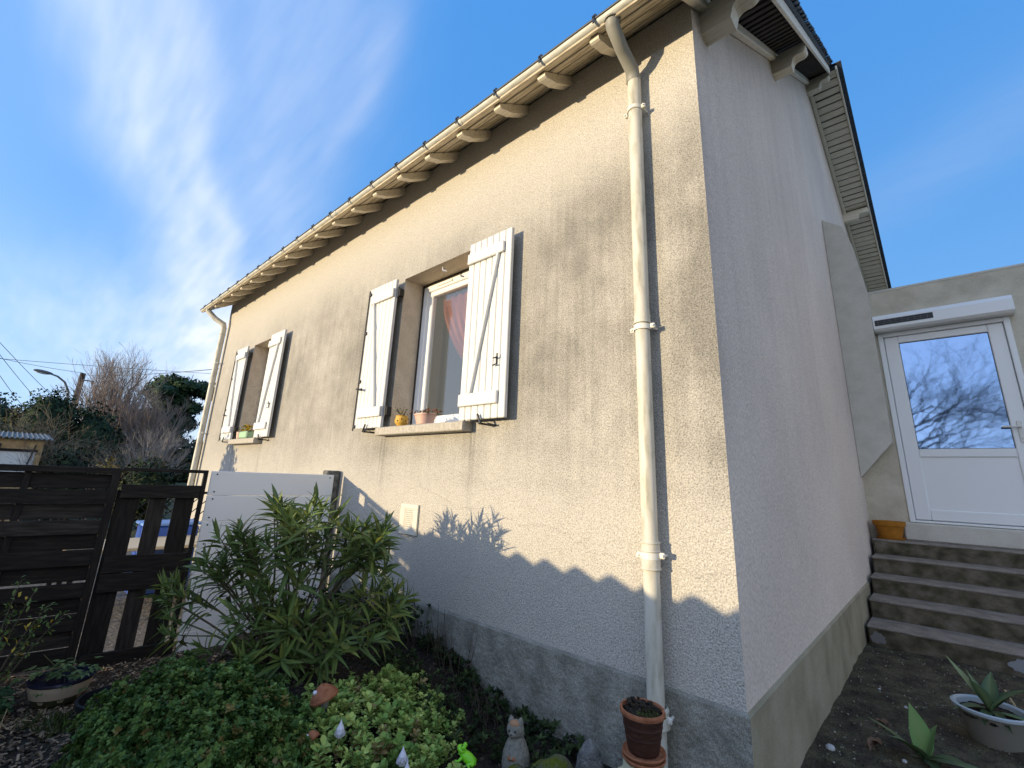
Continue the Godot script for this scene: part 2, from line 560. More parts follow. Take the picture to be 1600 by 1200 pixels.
func make_materials() -> void:
	var rough_h := height_tex(41, 0.055, 512, 2, FastNoiseLite.TYPE_SIMPLEX)
	var fine_h := height_tex(42, 0.09, 256, 3)
	var wood_h := height_tex(43, 0.03, 256, 4)
	var f := StandardMaterial3D.new()
	f.resource_name = "facade"
	f.albedo_texture = facade_tex()
	f.roughness = 0.95
	f.metallic_specular = 0.2
	mats["facade"] = f
	var fb := rough_h
	# roughcast relief: one texture laid over the whole facade through the same coordinates would be too coarse, so it repeats on uv2-free triplanar walls
	f.heightmap_enabled = true
	f.heightmap_texture = rough_wall()
	f.heightmap_scale = 0.62
	var g := StandardMaterial3D.new()
	g.resource_name = "gable"
	g.albedo_texture = gable_tex()
	g.roughness = 0.95
	g.metallic_specular = 0.2
	g.heightmap_enabled = true
	g.heightmap_texture = f.heightmap_texture
	g.heightmap_scale = 0.45
	mats["gable"] = g
	tex_mat("render_reveal", tint(51, 0.02, [Color(0.55, 0.46, 0.345), Color(0.65, 0.56, 0.43)], 256, 0.12), Vector3.ONE * 1.3, 0.95, fb, 0.3)
	tex_mat("plinth", tint(52, 0.014, [Color(0.15, 0.148, 0.12), Color(0.24, 0.232, 0.20), Color(0.32, 0.31, 0.27)], 512, 0.5, 5), Vector3.ONE * 0.9, 0.95, fb, 0.35)
	tex_mat("plinth_side", tint(53, 0.014, [Color(0.20, 0.175, 0.115), Color(0.29, 0.26, 0.18), Color(0.34, 0.305, 0.225)], 512, 0.10, 5), Vector3.ONE * 0.35, 0.95, fine_h, 0.15)
	tex_mat("cement", tint(54, 0.012, [Color(0.50, 0.465, 0.40), Color(0.56, 0.525, 0.455), Color(0.60, 0.565, 0.495)], 512, 0.10, 5), Vector3.ONE * 0.6, 0.9, fine_h, 0.12)
	tex_mat("annex_wall", tint(55, 0.012, [Color(0.42, 0.37, 0.28), Color(0.54, 0.485, 0.38), Color(0.62, 0.56, 0.45)], 512, 0.10, 5), Vector3.ONE * 0.5, 0.95, fine_h, 0.15)
	tex_mat("stone_sill", tint(56, 0.05, [Color(0.34, 0.31, 0.26), Color(0.48, 0.445, 0.38)], 256, 0.25), Vector3.ONE * 2.0, 0.9, fine_h, 0.15)
	tex_mat("step", tint(57, 0.013, [Color(0.026, 0.026, 0.014), Color(0.070, 0.060, 0.038), Color(0.125, 0.105, 0.075), Color(0.18, 0.152, 0.12)], 512, 0.22, 5), Vector3(0.8, 1.0, 0.8), 0.95, fine_h, 0.3)
	tex_mat("tread", tint(58, 0.02, [Color(0.15, 0.13, 0.108), Color(0.29, 0.25, 0.21)], 256, 0.25), Vector3.ONE * 1.1, 0.95, fine_h, 0.2)
	tex_mat("white_paint_wood", tint(59, 0.02, [Color(0.55, 0.49, 0.38), Color(0.76, 0.69, 0.57), Color(0.80, 0.74, 0.62)], 256, 0.06), Vector3(0.5, 5.0, 5.0), 0.7, wood_h, 0.05)
	tex_mat("soffit", tint(60, 0.02, [Color(0.26, 0.20, 0.12), Color(0.68, 0.59, 0.45), Color(0.78, 0.70, 0.56)], 256, 0.08), Vector3(0.7, 6.0, 6.0), 0.75, wood_h, 0.08)
	tex_mat("dark_slat", tint(61, 0.03, [Color(0.022, 0.017, 0.012), Color(0.075, 0.060, 0.046)], 256, 0.2), Vector3(1.0, 6.0, 6.0), 0.9, wood_h, 0.1)
	tex_mat("slate", tint(62, 0.03, [Color(0.030, 0.036, 0.050), Color(0.085, 0.10, 0.13)], 256, 0.15), Vector3.ONE * 3.0, 0.45, fine_h, 0.1)
	tex_mat("zinc", tint(63, 0.03, [Color(0.44, 0.43, 0.38), Color(0.66, 0.655, 0.60)], 256, 0.06), Vector3(1.2, 3.0, 3.0), 0.5)
	tex_mat("pipe", tint(64, 0.016, [Color(0.33, 0.31, 0.24), Color(0.57, 0.54, 0.46), Color(0.62, 0.59, 0.52)], 256, 0.04), Vector3(3.0, 0.9, 3.0), 0.42)
	tex_mat("dark_wood", tint(65, 0.025, [Color(0.007, 0.0055, 0.0045), Color(0.016, 0.0125, 0.010), Color(0.032, 0.025, 0.020)], 256, 0.2), Vector3(6.0, 6.0, 0.7), 0.75, wood_h, 0.12)
	tex_mat("dark_wood_up", tint(66, 0.025, [Color(0.007, 0.0055, 0.0045), Color(0.015, 0.012, 0.0095), Color(0.029, 0.023, 0.019)], 256, 0.2), Vector3(6.0, 0.7, 6.0), 0.75, wood_h, 0.12)
	tex_mat("soil", tint(67, 0.03, [Color(0.008, 0.007, 0.005), Color(0.028, 0.022, 0.016), Color(0.05, 0.042, 0.03)], 512, 0.5, 5), Vector3.ONE * 1.6, 0.98, fb, 1.2)
	tex_mat("dirt", tint(68, 0.012, [Color(0.016, 0.013, 0.009), Color(0.046, 0.036, 0.024), Color(0.072, 0.064, 0.036), Color(0.105, 0.083, 0.055)], 512, 0.9, 5), Vector3.ONE * 0.9, 0.9, fb, 0.6)
	tex_mat("chips_base", tint(69, 0.04, [Color(0.020, 0.014, 0.009), Color(0.075, 0.055, 0.036), Color(0.14, 0.105, 0.07)], 512, 0.5, 4), Vector3.ONE * 2.0, 0.98, fb, 1.0)
	tex_mat("grass_ground", tint(70, 0.01, [Color(0.03, 0.035, 0.015), Color(0.07, 0.08, 0.035), Color(0.12, 0.11, 0.06)], 512, 0.4, 5), Vector3.ONE * 0.15, 0.98)
	tex_mat("gravel_yard", tint(71, 0.03, [Color(0.10, 0.085, 0.065), Color(0.22, 0.19, 0.155)], 512, 0.5, 4), Vector3.ONE * 0.8, 0.98, fb, 0.6)
	tex_mat("bark", tint(72, 0.03, [Color(0.045, 0.036, 0.030), Color(0.13, 0.105, 0.09)], 256, 0.2), Vector3(1.0, 0.3, 1.0), 0.95)
	tex_mat("moss_stone", tint(73, 0.010, [Color(0.065, 0.060, 0.052), Color(0.10, 0.10, 0.085), Color(0.085, 0.105, 0.012), Color(0.12, 0.14, 0.015)], 256, 0.35), Vector3.ONE * 2.2, 0.98, fb, 0.5)
	tex_mat("grey_stone", tint(74, 0.02, [Color(0.05, 0.05, 0.048), Color(0.14, 0.14, 0.135), Color(0.24, 0.24, 0.23)], 256, 0.3), Vector3.ONE * 3.0, 0.95, fb, 0.5)
	tex_mat("terracotta", tint(75, 0.02, [Color(0.17, 0.062, 0.03), Color(0.30, 0.115, 0.055), Color(0.34, 0.15, 0.08)], 256, 0.1), Vector3.ONE * 6.0, 0.85)
	tex_mat("dark_pot", tint(76, 0.02, [Color(0.030, 0.012, 0.009), Color(0.075, 0.030, 0.020)], 256, 0.15), Vector3(3.0, 20.0, 3.0), 0.5, fine_h, 0.1)
	tex_mat("orange_pot", tint(77, 0.015, [Color(0.30, 0.115, 0.012), Color(0.42, 0.17, 0.02)], 256, 0.08), Vector3.ONE * 3.0, 0.8)
	tex_mat("cream_jar", tint(78, 0.02, [Color(0.42, 0.42, 0.28), Color(0.56, 0.55, 0.40)], 256, 0.12), Vector3.ONE * 3.0, 0.8, fine_h, 0.1)
	tex_mat("figurine", tint(79, 0.03, [Color(0.13, 0.125, 0.105), Color(0.27, 0.26, 0.225)], 256, 0.2), Vector3.ONE * 8.0, 0.9, fine_h, 0.1)
	tex_mat("shed_wall", tint(80, 0.02, [Color(0.35, 0.22, 0.10), Color(0.62, 0.45, 0.24)], 256, 0.15), Vector3(1.0, 0.6, 1.0), 0.95)
	tex_mat("fibre_cement", tint(81, 0.03, [Color(0.14, 0.14, 0.13), Color(0.33, 0.32, 0.30)], 256, 0.2), Vector3.ONE * 1.5, 0.95)
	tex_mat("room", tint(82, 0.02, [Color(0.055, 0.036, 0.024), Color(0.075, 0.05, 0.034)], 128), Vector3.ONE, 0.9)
	tex_mat("curtain", tint(83, 0.06, [Color(0.13, 0.028, 0.009), Color(0.26, 0.062, 0.02)], 256, 0.2), Vector3(6.0, 2.0, 6.0), 0.7)
	var cu: StandardMaterial3D = mats["curtain"]
	cu.backlight_enabled = true
	cu.backlight = Color(0.25, 0.10, 0.05)
	mat("pvc", 0.78, 0.78, 0.77, 0.35)
	tex_mat("shutter", tint(84, 0.018, [Color(0.61, 0.605, 0.585), Color(0.655, 0.653, 0.64), Color(0.675, 0.674, 0.665)], 256, 0.03), Vector3(2.0, 0.7, 2.0), 0.5)
	tex_mat("grey_wood", tint(85, 0.025, [Color(0.014, 0.011, 0.009), Color(0.034, 0.028, 0.023), Color(0.060, 0.051, 0.044)], 256, 0.2), Vector3(6.0, 6.0, 0.7), 0.8, wood_h, 0.12)
	tex_mat("grey_wood_up", tint(86, 0.025, [Color(0.014, 0.010, 0.008), Color(0.030, 0.024, 0.020), Color(0.052, 0.043, 0.036)], 256, 0.2), Vector3(6.0, 0.7, 6.0), 0.8, wood_h, 0.12)
	mat("panel_white", 0.84, 0.83, 0.81, 0.45)
	mat("black_iron", 0.012, 0.012, 0.013, 0.5)
	mat("gasket", 0.05, 0.038, 0.026, 0.9)
	mat("steel", 0.55, 0.55, 0.55, 0.35).metallic = 0.8
	mat("bracket_white", 0.68, 0.66, 0.60, 0.5)
	mat("grille_dark", 0.02, 0.022, 0.025, 0.6)
	mat("wire", 0.03, 0.03, 0.03, 0.7)
	mat("lamp_grey", 0.12, 0.13, 0.14, 0.6)
	mat("pole_wood", 0.045, 0.036, 0.032, 0.9)
	mat("blue_plastic", 0.03, 0.10, 0.42, 0.5)
	mat("cream_board", 0.62, 0.50, 0.33, 0.7)
	mat("sheet_white", 0.72, 0.72, 0.70, 0.6)
	mat("black_plastic", 0.012, 0.013, 0.016, 0.35)
	mat("pot_cream", 0.50, 0.40, 0.29, 0.5)
	mat("pot_blue_rim", 0.012, 0.013, 0.03, 0.25)
	mat("pot_pattern", 0.06, 0.065, 0.03, 0.5)
	mat("ceramic_white", 0.62, 0.62, 0.70, 0.3)
	mat("frog_green", 0.20, 0.62, 0.02, 0.35)
	mat("pot_yellow", 0.62, 0.36, 0.05, 0.4)
	mat("pot_pink", 0.66, 0.42, 0.34, 0.6)
	mat("pot_green", 0.33, 0.50, 0.30, 0.5)
	mat("pot_sky", 0.40, 0.46, 0.50, 0.35)
	mat("pink_ornament", 0.52, 0.33, 0.27, 0.5)
	mat("dark_red", 0.10, 0.03, 0.025, 0.6)
	mat("twig", 0.055, 0.042, 0.032, 0.9)
	mat("twig_grey", 0.13, 0.11, 0.095, 0.9)
	mat("stem_green", 0.10, 0.11, 0.045, 0.8)
	mat("stem_brown", 0.11, 0.085, 0.06, 0.85)
	mat("straw", 0.36, 0.27, 0.14, 0.9)
	leafy("leaf", 0.45, 0.2)
	leafy("leaf_matt", 0.75, 0.15)
	leafy("paint", 0.9, 0.0)
	var gl := StandardMaterial3D.new()
	gl.resource_name = "window_glass"
	gl.albedo_color = Color(0.8, 0.85, 0.9, 0.05)
	gl.transparency = BaseMaterial3D.TRANSPARENCY_ALPHA
	gl.roughness = 0.03
	gl.metallic_specular = 0.5
	mats["glass"] = gl
	var mir := StandardMaterial3D.new()
	mir.resource_name = "film_glass"
	mir.albedo_color = Color(0.50, 0.60, 0.74)
	mir.metallic = 1.0
	mir.roughness = 0.03
	mir.heightmap_enabled = true
	mir.heightmap_texture = height_tex(44, 0.02, 256, 2)
	mir.heightmap_scale = 0.007
	mir.uv1_triplanar = true
	mir.uv1_world_triplanar = true
	mir.uv1_scale = Vector3.ONE * 1.5
	mats["mirror"] = mir


func rough_wall() -> ImageTexture:
	var im := fnl(45, 0.42, 3, FastNoiseLite.TYPE_SIMPLEX).get_image(2048, 1024)
	im.convert(Image.FORMAT_RGB8)
	return ImageTexture.create_from_image(im)


# ------------------------------------------------------------------ house
const SLOPE := 0.68       # near roof
const SLOPE_FAR := 0.31
const EAVE := 4.03        # underside of the boards above the facade plane
const RIDGE_Z := -5.2
const BACK_Z := -12.2


func under(z: float) -> float:
	var r := EAVE - SLOPE * RIDGE_Z
	return EAVE - SLOPE * z if z > RIDGE_Z else r + SLOPE_FAR * (z - RIDGE_Z)


# wall in the plane z = zz, cut at the given lines; cells in `holes` are left open
func wall_cells(m: M, xs: Array, ys: Array, holes: Array, zz: float, uvw := Vector4(0, 0, 1, 1)) -> void:
	for i in xs.size() - 1:
		for j in ys.size() - 1:
			if holes.has(Vector2i(i, j)):
				continue
			var k0 := m.v.size()
			m.quad(Vector3(xs[i], ys[j], zz), Vector3(xs[i + 1], ys[j], zz), Vector3(xs[i + 1], ys[j + 1], zz), Vector3(xs[i], ys[j + 1], zz), Vector3(0, 0, 1))
			for k in range(k0, m.v.size()):
				m.uv.append(Vector2((m.v[k].x - uvw.x) / uvw.z, (uvw.y - m.v[k].y) / uvw.w))


func make_house() -> Node3D:
	var h := thing("rendered_house", "single storey cream roughcast house with white shutters and overhanging slate roof", "house")
	var x0 := -8.02
	# facade with its two openings
	var f := M.new()
	wall_cells(f, [x0, -6.45, -5.58, -2.69, -1.72, 0.0], [0.40, 1.60, 2.975, 4.02], [Vector2i(1, 1), Vector2i(3, 1)], 0.0, Vector4(-8.1, 4.05, 8.1, 4.05))
	part("front_wall", f, mats["facade"], h, "cream roughcast wall with grey weather streaks")
	for o: Array in [[-6.45, -5.58], [-2.69, -1.72]]:
		var rv_ := M.new()
		rv_.quad(Vector3(o[0], 1.6, 0), Vector3(o[0], 1.6, -0.34), Vector3(o[0], 2.975, -0.34), Vector3(o[0], 2.975, 0), Vector3.RIGHT)
		rv_.quad(Vector3(o[1], 1.6, 0), Vector3(o[1], 1.6, -0.34), Vector3(o[1], 2.975, -0.34), Vector3(o[1], 2.975, 0), Vector3.LEFT)
		rv_.quad(Vector3(o[0], 2.975, 0), Vector3(o[1], 2.975, 0), Vector3(o[1], 2.975, -0.34), Vector3(o[0], 2.975, -0.34), Vector3.DOWN)
		rv_.quad(Vector3(o[0], 1.6, 0), Vector3(o[1], 1.6, 0), Vector3(o[1], 1.6, -0.34), Vector3(o[0], 1.6, -0.34), Vector3.UP)
		part("window_reveal", rv_, mats["render_reveal"], h)
	# gable: triangle strip under the roof line
	var g := M.new()
	var zs := [0.0, -1.3, -2.6, -3.9, RIDGE_Z, -7.0, -9.0, -12.0]
	for i in zs.size() - 1:
		var a: float = zs[i]
		var b: float = zs[i + 1]
		g.quad(Vector3(0, 0.40, a), Vector3(0, 0.40, b), Vector3(0, under(b), b), Vector3(0, under(a), a), Vector3.RIGHT)
	for p in g.v:
		g.uv.append(Vector2((p.z + 12.0) / 12.0, (8.0 - p.y) / 8.0))
	part("gable_wall", g, mats["gable"], h, "smooth mauve grey gable wall in shade")
	var bw := M.new()
	bw.quad(Vector3(x0, 0, 0), Vector3(x0, 0, -12), Vector3(x0, 4.0, -12), Vector3(x0, 4.0, 0), Vector3.LEFT)
	bw.flat(Vector3(x0, 4.0, 0), Vector3(x0, 4.0, -12), Vector3(x0, under(RIDGE_Z), RIDGE_Z), Vector3.LEFT)
	bw.quad(Vector3(x0, 0, -12), Vector3(0, 0, -12), Vector3(0, under(-12), -12), Vector3(x0, under(-12), -12), Vector3.FORWARD)
	part("rear_wall", bw, mats["gable"], h)
	# plinth, 12 mm proud, with a sloping top edge
	var pl := M.new()
	pl.quad(Vector3(x0, -0.3, 0.012), Vector3(0.012, -0.3, 0.012), Vector3(0.012, 0.392, 0.012), Vector3(x0, 0.392, 0.012), Vector3.BACK)
	pl.quad(Vector3(x0, 0.392, 0.012), Vector3(0.012, 0.392, 0.012), Vector3(0, 0.406, -0.001), Vector3(x0, 0.406, -0.001), Vector3.UP)
	part("plinth", pl, mats["plinth"], h, "grey pitted cement plinth")
	pl = M.new()
	pl.quad(Vector3(0.012, -0.3, 0.012), Vector3(0.012, -0.3, -4.7), Vector3(0.012, 0.392, -4.7), Vector3(0.012, 0.392, 0.012), Vector3.RIGHT)
	pl.quad(Vector3(0.012, 0.392, 0.012), Vector3(0.012, 0.392, -4.7), Vector3(-0.001, 0.406, -4.7), Vector3(-0.001, 0.406, -0.001), Vector3.UP)
	part("plinth", pl, mats["plinth_side"], h, "smooth ochre grey cement plinth of the gable")
	# the room behind the window
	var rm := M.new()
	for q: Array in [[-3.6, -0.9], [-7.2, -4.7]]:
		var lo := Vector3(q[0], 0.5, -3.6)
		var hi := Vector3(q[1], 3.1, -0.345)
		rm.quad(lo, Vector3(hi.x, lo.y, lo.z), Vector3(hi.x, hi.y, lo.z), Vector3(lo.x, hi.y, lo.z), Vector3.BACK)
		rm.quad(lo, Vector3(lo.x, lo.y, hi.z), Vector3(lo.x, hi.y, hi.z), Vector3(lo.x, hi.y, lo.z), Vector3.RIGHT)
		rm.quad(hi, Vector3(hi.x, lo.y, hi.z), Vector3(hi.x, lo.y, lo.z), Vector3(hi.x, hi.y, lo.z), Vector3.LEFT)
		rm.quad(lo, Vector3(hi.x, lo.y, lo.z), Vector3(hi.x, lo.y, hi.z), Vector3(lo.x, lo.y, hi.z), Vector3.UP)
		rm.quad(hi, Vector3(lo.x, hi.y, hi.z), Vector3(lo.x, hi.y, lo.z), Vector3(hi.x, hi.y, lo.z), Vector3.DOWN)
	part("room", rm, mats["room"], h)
	make_roof(h, x0)
	for k in 2:
		make_window(h, [-2.69, -6.45][k], [-1.72, -5.58][k], k == 0)
	shutter(h, -1.72, 1, "right shutter of the near window", true)
	shutter(h, -2.69, -1, "left shutter of the near window", false)
	shutter(h, -5.58, 1, "right shutter of the far window", true)
	shutter(h, -6.45, -1, "left shutter of the far window", false)
	# near downpipe: zinc outlet, slanting neck, long pipe in three lengths
	downpipe(h, -0.345, 0.062, 0.039, 0.045, [3.38, 2.02, 0.93, 0.30], true)
	downpipe(h, -7.93, 0.075, 0.042, 0.0, [2.9, 1.75], false)
	# ventilation grille
	var vg := M.new()
	var vx := -2.39
	var vy := 0.815
	vg.span(Vector3(vx, vy, 0.002), Vector3(vx + 0.215, vy + 0.045, 0.016), 0.003)
	vg.span(Vector3(vx, vy + 0.18, 0.002), Vector3(vx + 0.215, vy + 0.213, 0.016), 0.003)
	vg.span(Vector3(vx, vy + 0.045, 0.002), Vector3(vx + 0.05, vy + 0.18, 0.016), 0.0)
	vg.span(Vector3(vx + 0.17, vy + 0.045, 0.002), Vector3(vx + 0.215, vy + 0.18, 0.016), 0.0)
	for i in 8:
		vg.span(Vector3(vx + 0.05 + i * 0.0157, vy + 0.045, 0.003), Vector3(vx + 0.05 + i * 0.0157 + 0.0085, vy + 0.18, 0.0145))
	for i in 10:
		vg.span(Vector3(vx + 0.05, vy + 0.045 + i * 0.0141, 0.0035), Vector3(vx + 0.17, vy + 0.045 + i * 0.0141 + 0.007, 0.014))
	var vgo := part("vent_grille", vg, mat("vent_white", 0.62, 0.58, 0.49, 0.6), h, "white plastic ventilation grille low on the facade")
	var vd := M.new()
	vd.span(Vector3(vx + 0.045, vy + 0.04, 0.0005), Vector3(vx + 0.175, vy + 0.185, 0.0022))
	part("shade_backing", vd, mats["grille_dark"], vgo)  # dark plate standing in for the shade of the hollow behind the grille
	return h


func make_roof(h: Node3D, x0: float) -> void:
	var xr := 0.33
	var xl := -8.36
	var xf := 0.42
	# rafters with cut tails
	for k in 19:
		var x := -0.47 - 0.405 * k
		var m := M.new()
		var b := under(0.0) - 0.004
		var poly := PackedVector2Array([Vector2(-0.30, b + 0.30 * SLOPE - 0.002), Vector2(-0.30, b + 0.30 * SLOPE - 0.090), Vector2(0.18, b - 0.18 * SLOPE - 0.078), Vector2(0.225, b - 0.225 * SLOPE - 0.060), Vector2(0.285, b - 0.285 * SLOPE - 0.046), Vector2(0.300, b - 0.300 * SLOPE - 0.030), Vector2(0.305, b - 0.305 * SLOPE - 0.002)])
		m.prism(poly, Vector3(x - 0.031, 0, 0), Vector3.BACK, Vector3.UP, Vector3.RIGHT * 0.062)
		part("rafter", m, mats["white_paint_wood"], h)
	# eave boards above the rafters
	var nrm := Vector3(0, 1, SLOPE).normalized()
	var along := Vector3(0, -SLOPE, 1).normalized()
	for r in 4:
		for k in 3:
			var xa: float = [xr - 0.02, -2.70, -5.54][k]
			var xb: float = [-2.705, -5.545, xl + 0.02][k]
			var z := 0.018 + r * 0.0925
			var m := M.new()
			var c := Vector3((xa + xb) * 0.5, EAVE, 0) + along * (z / along.z) + nrm * (0.011 + rv(0, 0.004))
			m.box(c, Vector3(xa - xb, 0.020, 0.088), 0.004, Basis(Vector3.RIGHT, nrm, along) )
			part("soffit_board", m, mats["soffit"], h)
	# roof bodies above the boards
	var near := M.new()
	var top_n := nrm * 0.055
	var e0 := Vector3(0, EAVE, 0) + along * 0.34
	var rg := Vector3(0, under(RIDGE_Z), RIDGE_Z)
	var courses := 28
	for k in courses:
		var a := e0.lerp(rg, float(k) / courses)
		var b := e0.lerp(rg, float(k + 1) / courses)
		var a1 := a + nrm * 0.062
		var b1 := b + nrm * 0.048
		near.quad(Vector3(xl, a1.y, a1.z), Vector3(xr + 0.03, a1.y, a1.z), Vector3(xr + 0.03, b1.y, b1.z), Vector3(xl, b1.y, b1.z), nrm)
		var b2 := b + nrm * 0.062
		near.quad(Vector3(xl, b1.y, b1.z), Vector3(xr + 0.03, b1.y, b1.z), Vector3(xr + 0.03, b2.y, b2.z), Vector3(xl, b2.y, b2.z), Vector3.BACK)
	var nf := Vector3(0, 1, -SLOPE_FAR).normalized()
	var bk := Vector3(0, under(BACK_Z), BACK_Z)
	for k in courses:
		var a := bk.lerp(rg, float(k) / courses) + nf * 0.062
		var b := bk.lerp(rg, float(k + 1) / courses) + nf * 0.048
		near.quad(Vector3(xl, a.y, a.z), Vector3(xf + 0.03, a.y, a.z), Vector3(xf + 0.03, b.y, b.z), Vector3(xl, b.y, b.z), nf)
	near.quad(Vector3(xl, e0.y, e0.z) + nrm * 0.03, Vector3(xr, e0.y, e0.z) + nrm * 0.03, Vector3(xr, e0.y, e0.z) + nrm * 0.062, Vector3(xl, e0.y, e0.z) + nrm * 0.062, along)
	# underside, which closes the attic
	var rgu := rg + Vector3(0, 0.03, 0)
	near.quad(Vector3(xl, EAVE + 0.03, 0), Vector3(xr, EAVE + 0.03, 0), Vector3(xr, rgu.y, rgu.z), Vector3(xl, rgu.y, rgu.z), -nrm)
	near.quad(Vector3(xl, rgu.y, rgu.z), Vector3(xf, rgu.y, rgu.z), Vector3(xf, bk.y + 0.03, bk.z), Vector3(xl, bk.y + 0.03, bk.z), -nf)
	var roof := part("roof", near, mats["slate"], h, "dark slate roof")
	# verge slates, each lapping the one below, tilted out over the edge board
	var sm := M.new()
	sm.box(Vector3.ZERO, Vector3(0.16, 0.012, 0.235), 0.003)
	var slate_mesh := sm.mesh()
	for k in 36:
		var s := part("slate", slate_mesh, mats["slate"], roof)
		var p := e0.lerp(rg, (k + 0.5) / 36.0) + nrm * (0.075 + rv(0.0, 0.006))
		var tiltb := Basis(Vector3.RIGHT, nrm, along) * Basis(Vector3.RIGHT, 0.075 + rv(-0.012, 0.012))
		s.transform = Transform3D(tiltb, Vector3(xr - 0.02 + rv(-0.004, 0.004), p.y, p.z))
	var along_f := Vector3(0, -SLOPE_FAR, -1).normalized()
	for k in 36:
		var s := part("slate", slate_mesh, mats["slate"], roof)
		var p := bk.lerp(rg, (k + 0.5) / 36.0) + nf * (0.075 + rv(0.0, 0.006))
		var tiltb := Basis(Vector3.RIGHT, -0.35 + 0.075) if false else Basis(Vector3.RIGHT, nf, Vector3.RIGHT.cross(nf)) * Basis(Vector3.RIGHT, -0.075 + rv(-0.012, 0.012))
		s.transform = Transform3D(tiltb, Vector3(xf - 0.02, p.y, p.z))
	for k in 24:
		var rc := M.new()
		var xx := xr - 0.14 - k * 0.36
		rc.box(Vector3(xx, rg.y + 0.105, rg.z), Vector3(0.35, 0.05, 0.20), 0.02)
		part("ridge_tile", rc, mats["slate"], roof)
	# slats under the near verge, white boards under the far one
	var k := 0
	var z := -0.30
	while z > RIDGE_Z + 0.1:
		var m := M.new()
		m.box(Vector3(xr * 0.5 - 0.015, under(z), z) + nrm * 0.012, Vector3(xr - 0.03, 0.022, rv(0.080, 0.10)), 0.003, Basis(Vector3.RIGHT, nrm, along))
		part("verge_slat", m, mats["dark_slat"], h)
		z -= 0.132
	z = RIDGE_Z - 0.10
	while z > BACK_Z + 0.1:
		var m := M.new()
		var wd := rv(0.105, 0.125)
		m.box(Vector3(xf * 0.5 - 0.015, under(z), z) + nf * (0.010 + rv(0, 0.005)), Vector3(xf - 0.03, 0.020, wd), 0.004, Basis(Vector3.RIGHT, nf, Vector3.RIGHT.cross(nf)) * Basis(Vector3.BACK, rv(-0.012, 0.012)))
		part("verge_board", m, mats["white_paint_wood"], h)
		z -= 0.133
	# wall rafters and edge boards that carry the slats
	for s: Array in [[0.25, RIDGE_Z], [BACK_Z, RIDGE_Z]]:
		var a := Vector3(0, under(s[0]), s[0])
		var b := Vector3(0, under(s[1]), s[1])
		var un := nrm if s[0] > -1.0 else nf
		var m := M.new()
		m.bar(a + Vector3(0.030, 0, 0) - un * 0.037, b + Vector3(0.030, 0, 0) - un * 0.037, 0.05, 0.072, un, 0.006)
		part("wall_rafter", m, mats["white_paint_wood"], h)
		m = M.new()
		var xe := xr if s[0] > -1.0 else xf
		m.bar(a + Vector3(xe - 0.012, 0, 0) - un * 0.008, b + Vector3(xe - 0.012, 0, 0) - un * 0.008, 0.024, 0.105, un, 0.004)
		part("barge_board", m, mats["white_paint_wood"], h)
	# purlin ends with a carved nose
	for q: Array in [[-0.20, 0.11, 0.20], [-2.44, 0.11, 0.20], [RIDGE_Z - 0.02, 0.11, 0.20], [-8.15, 0.11, 0.18]]:
		var t: float = q[2]
		var top := under(q[0]) - (0.085 if q[0] > RIDGE_Z + 0.5 else 0.045)
		var pr := PackedVector2Array([Vector2(-0.2, 0), Vector2(-0.2, -t), Vector2(0.17, -t), Vector2(0.19, -t * 0.62), Vector2(0.215, -t * 0.52)])
		for i in 7:
			var an := -PI * 0.62 + PI * 0.62 * i / 6.0
			pr.append(Vector2(0.262 + 0.05 * cos(an), -t * 0.27 + t * 0.26 * sin(an)))
		pr.append(Vector2(0.30, 0))
		var m := M.new()
		m.prism(pr, Vector3(0, top, q[0] - q[1] * 0.5), Vector3.RIGHT * (1.28 if q[0] < -6.0 else 1.0), Vector3.UP, Vector3.BACK * q[1])
		part("purlin", m, mats["white_paint_wood"], h)
	# the eaves purlin in the corner under the gutter end
	# half round gutter, its front bead and its hooks
	var gu := M.new()
	var gz := 0.334
	var gy := 3.852
	var r := 0.034
	var ns := 10
	for s in 2:
		var rr := r if s == 0 else r - 0.003
		for i in ns:
			var a0 := PI + PI * i / ns
			var a1 := PI + PI * (i + 1) / ns
			var p0 := Vector3(0, gy + sin(a0) * rr, gz + cos(a0) * rr)
			var p1 := Vector3(0, gy + sin(a1) * rr, gz + cos(a1) * rr)
			var n0 := Vector3(0, sin(a0), cos(a0)) * (1.0 if s == 0 else -1.0)
			var n1 := Vector3(0, sin(a1), cos(a1)) * (1.0 if s == 0 else -1.0)
			var L := Vector3(xl - 0.02, 0, 0)
			var R := Vector3(xr + 0.02, 0, 0)
			gu.tri(p0 + L, p0 + R, p1 + R, n0, n0, n1)
			gu.tri(p0 + L, p1 + R, p1 + L, n0, n1, n1)
	for xx: float in [xl - 0.02, xr + 0.02]:
		for i in ns:
			var a0 := PI + PI * i / ns
			var a1 := PI + PI * (i + 1) / ns
			gu.flat(Vector3(xx, gy, gz), Vector3(xx, gy + sin(a0) * r, gz + cos(a0) * r), Vector3(xx, gy + sin(a1) * r, gz + cos(a1) * r), Vector3(signf(xx + 4.0), 0, 0))
	var gut := part("gutter", gu, mats["zinc"], h, "long half round cream gutter")
	var bead := M.new()
	bead.rod(Vector3(xl - 0.02, gy + 0.004, gz + r + 0.001), Vector3(xr + 0.02, gy + 0.004, gz + r + 0.001), 0.0075, -1.0, 8)
	part("gutter_bead", bead, mat("dark_bead", 0.05, 0.052, 0.05, 0.5), gut)
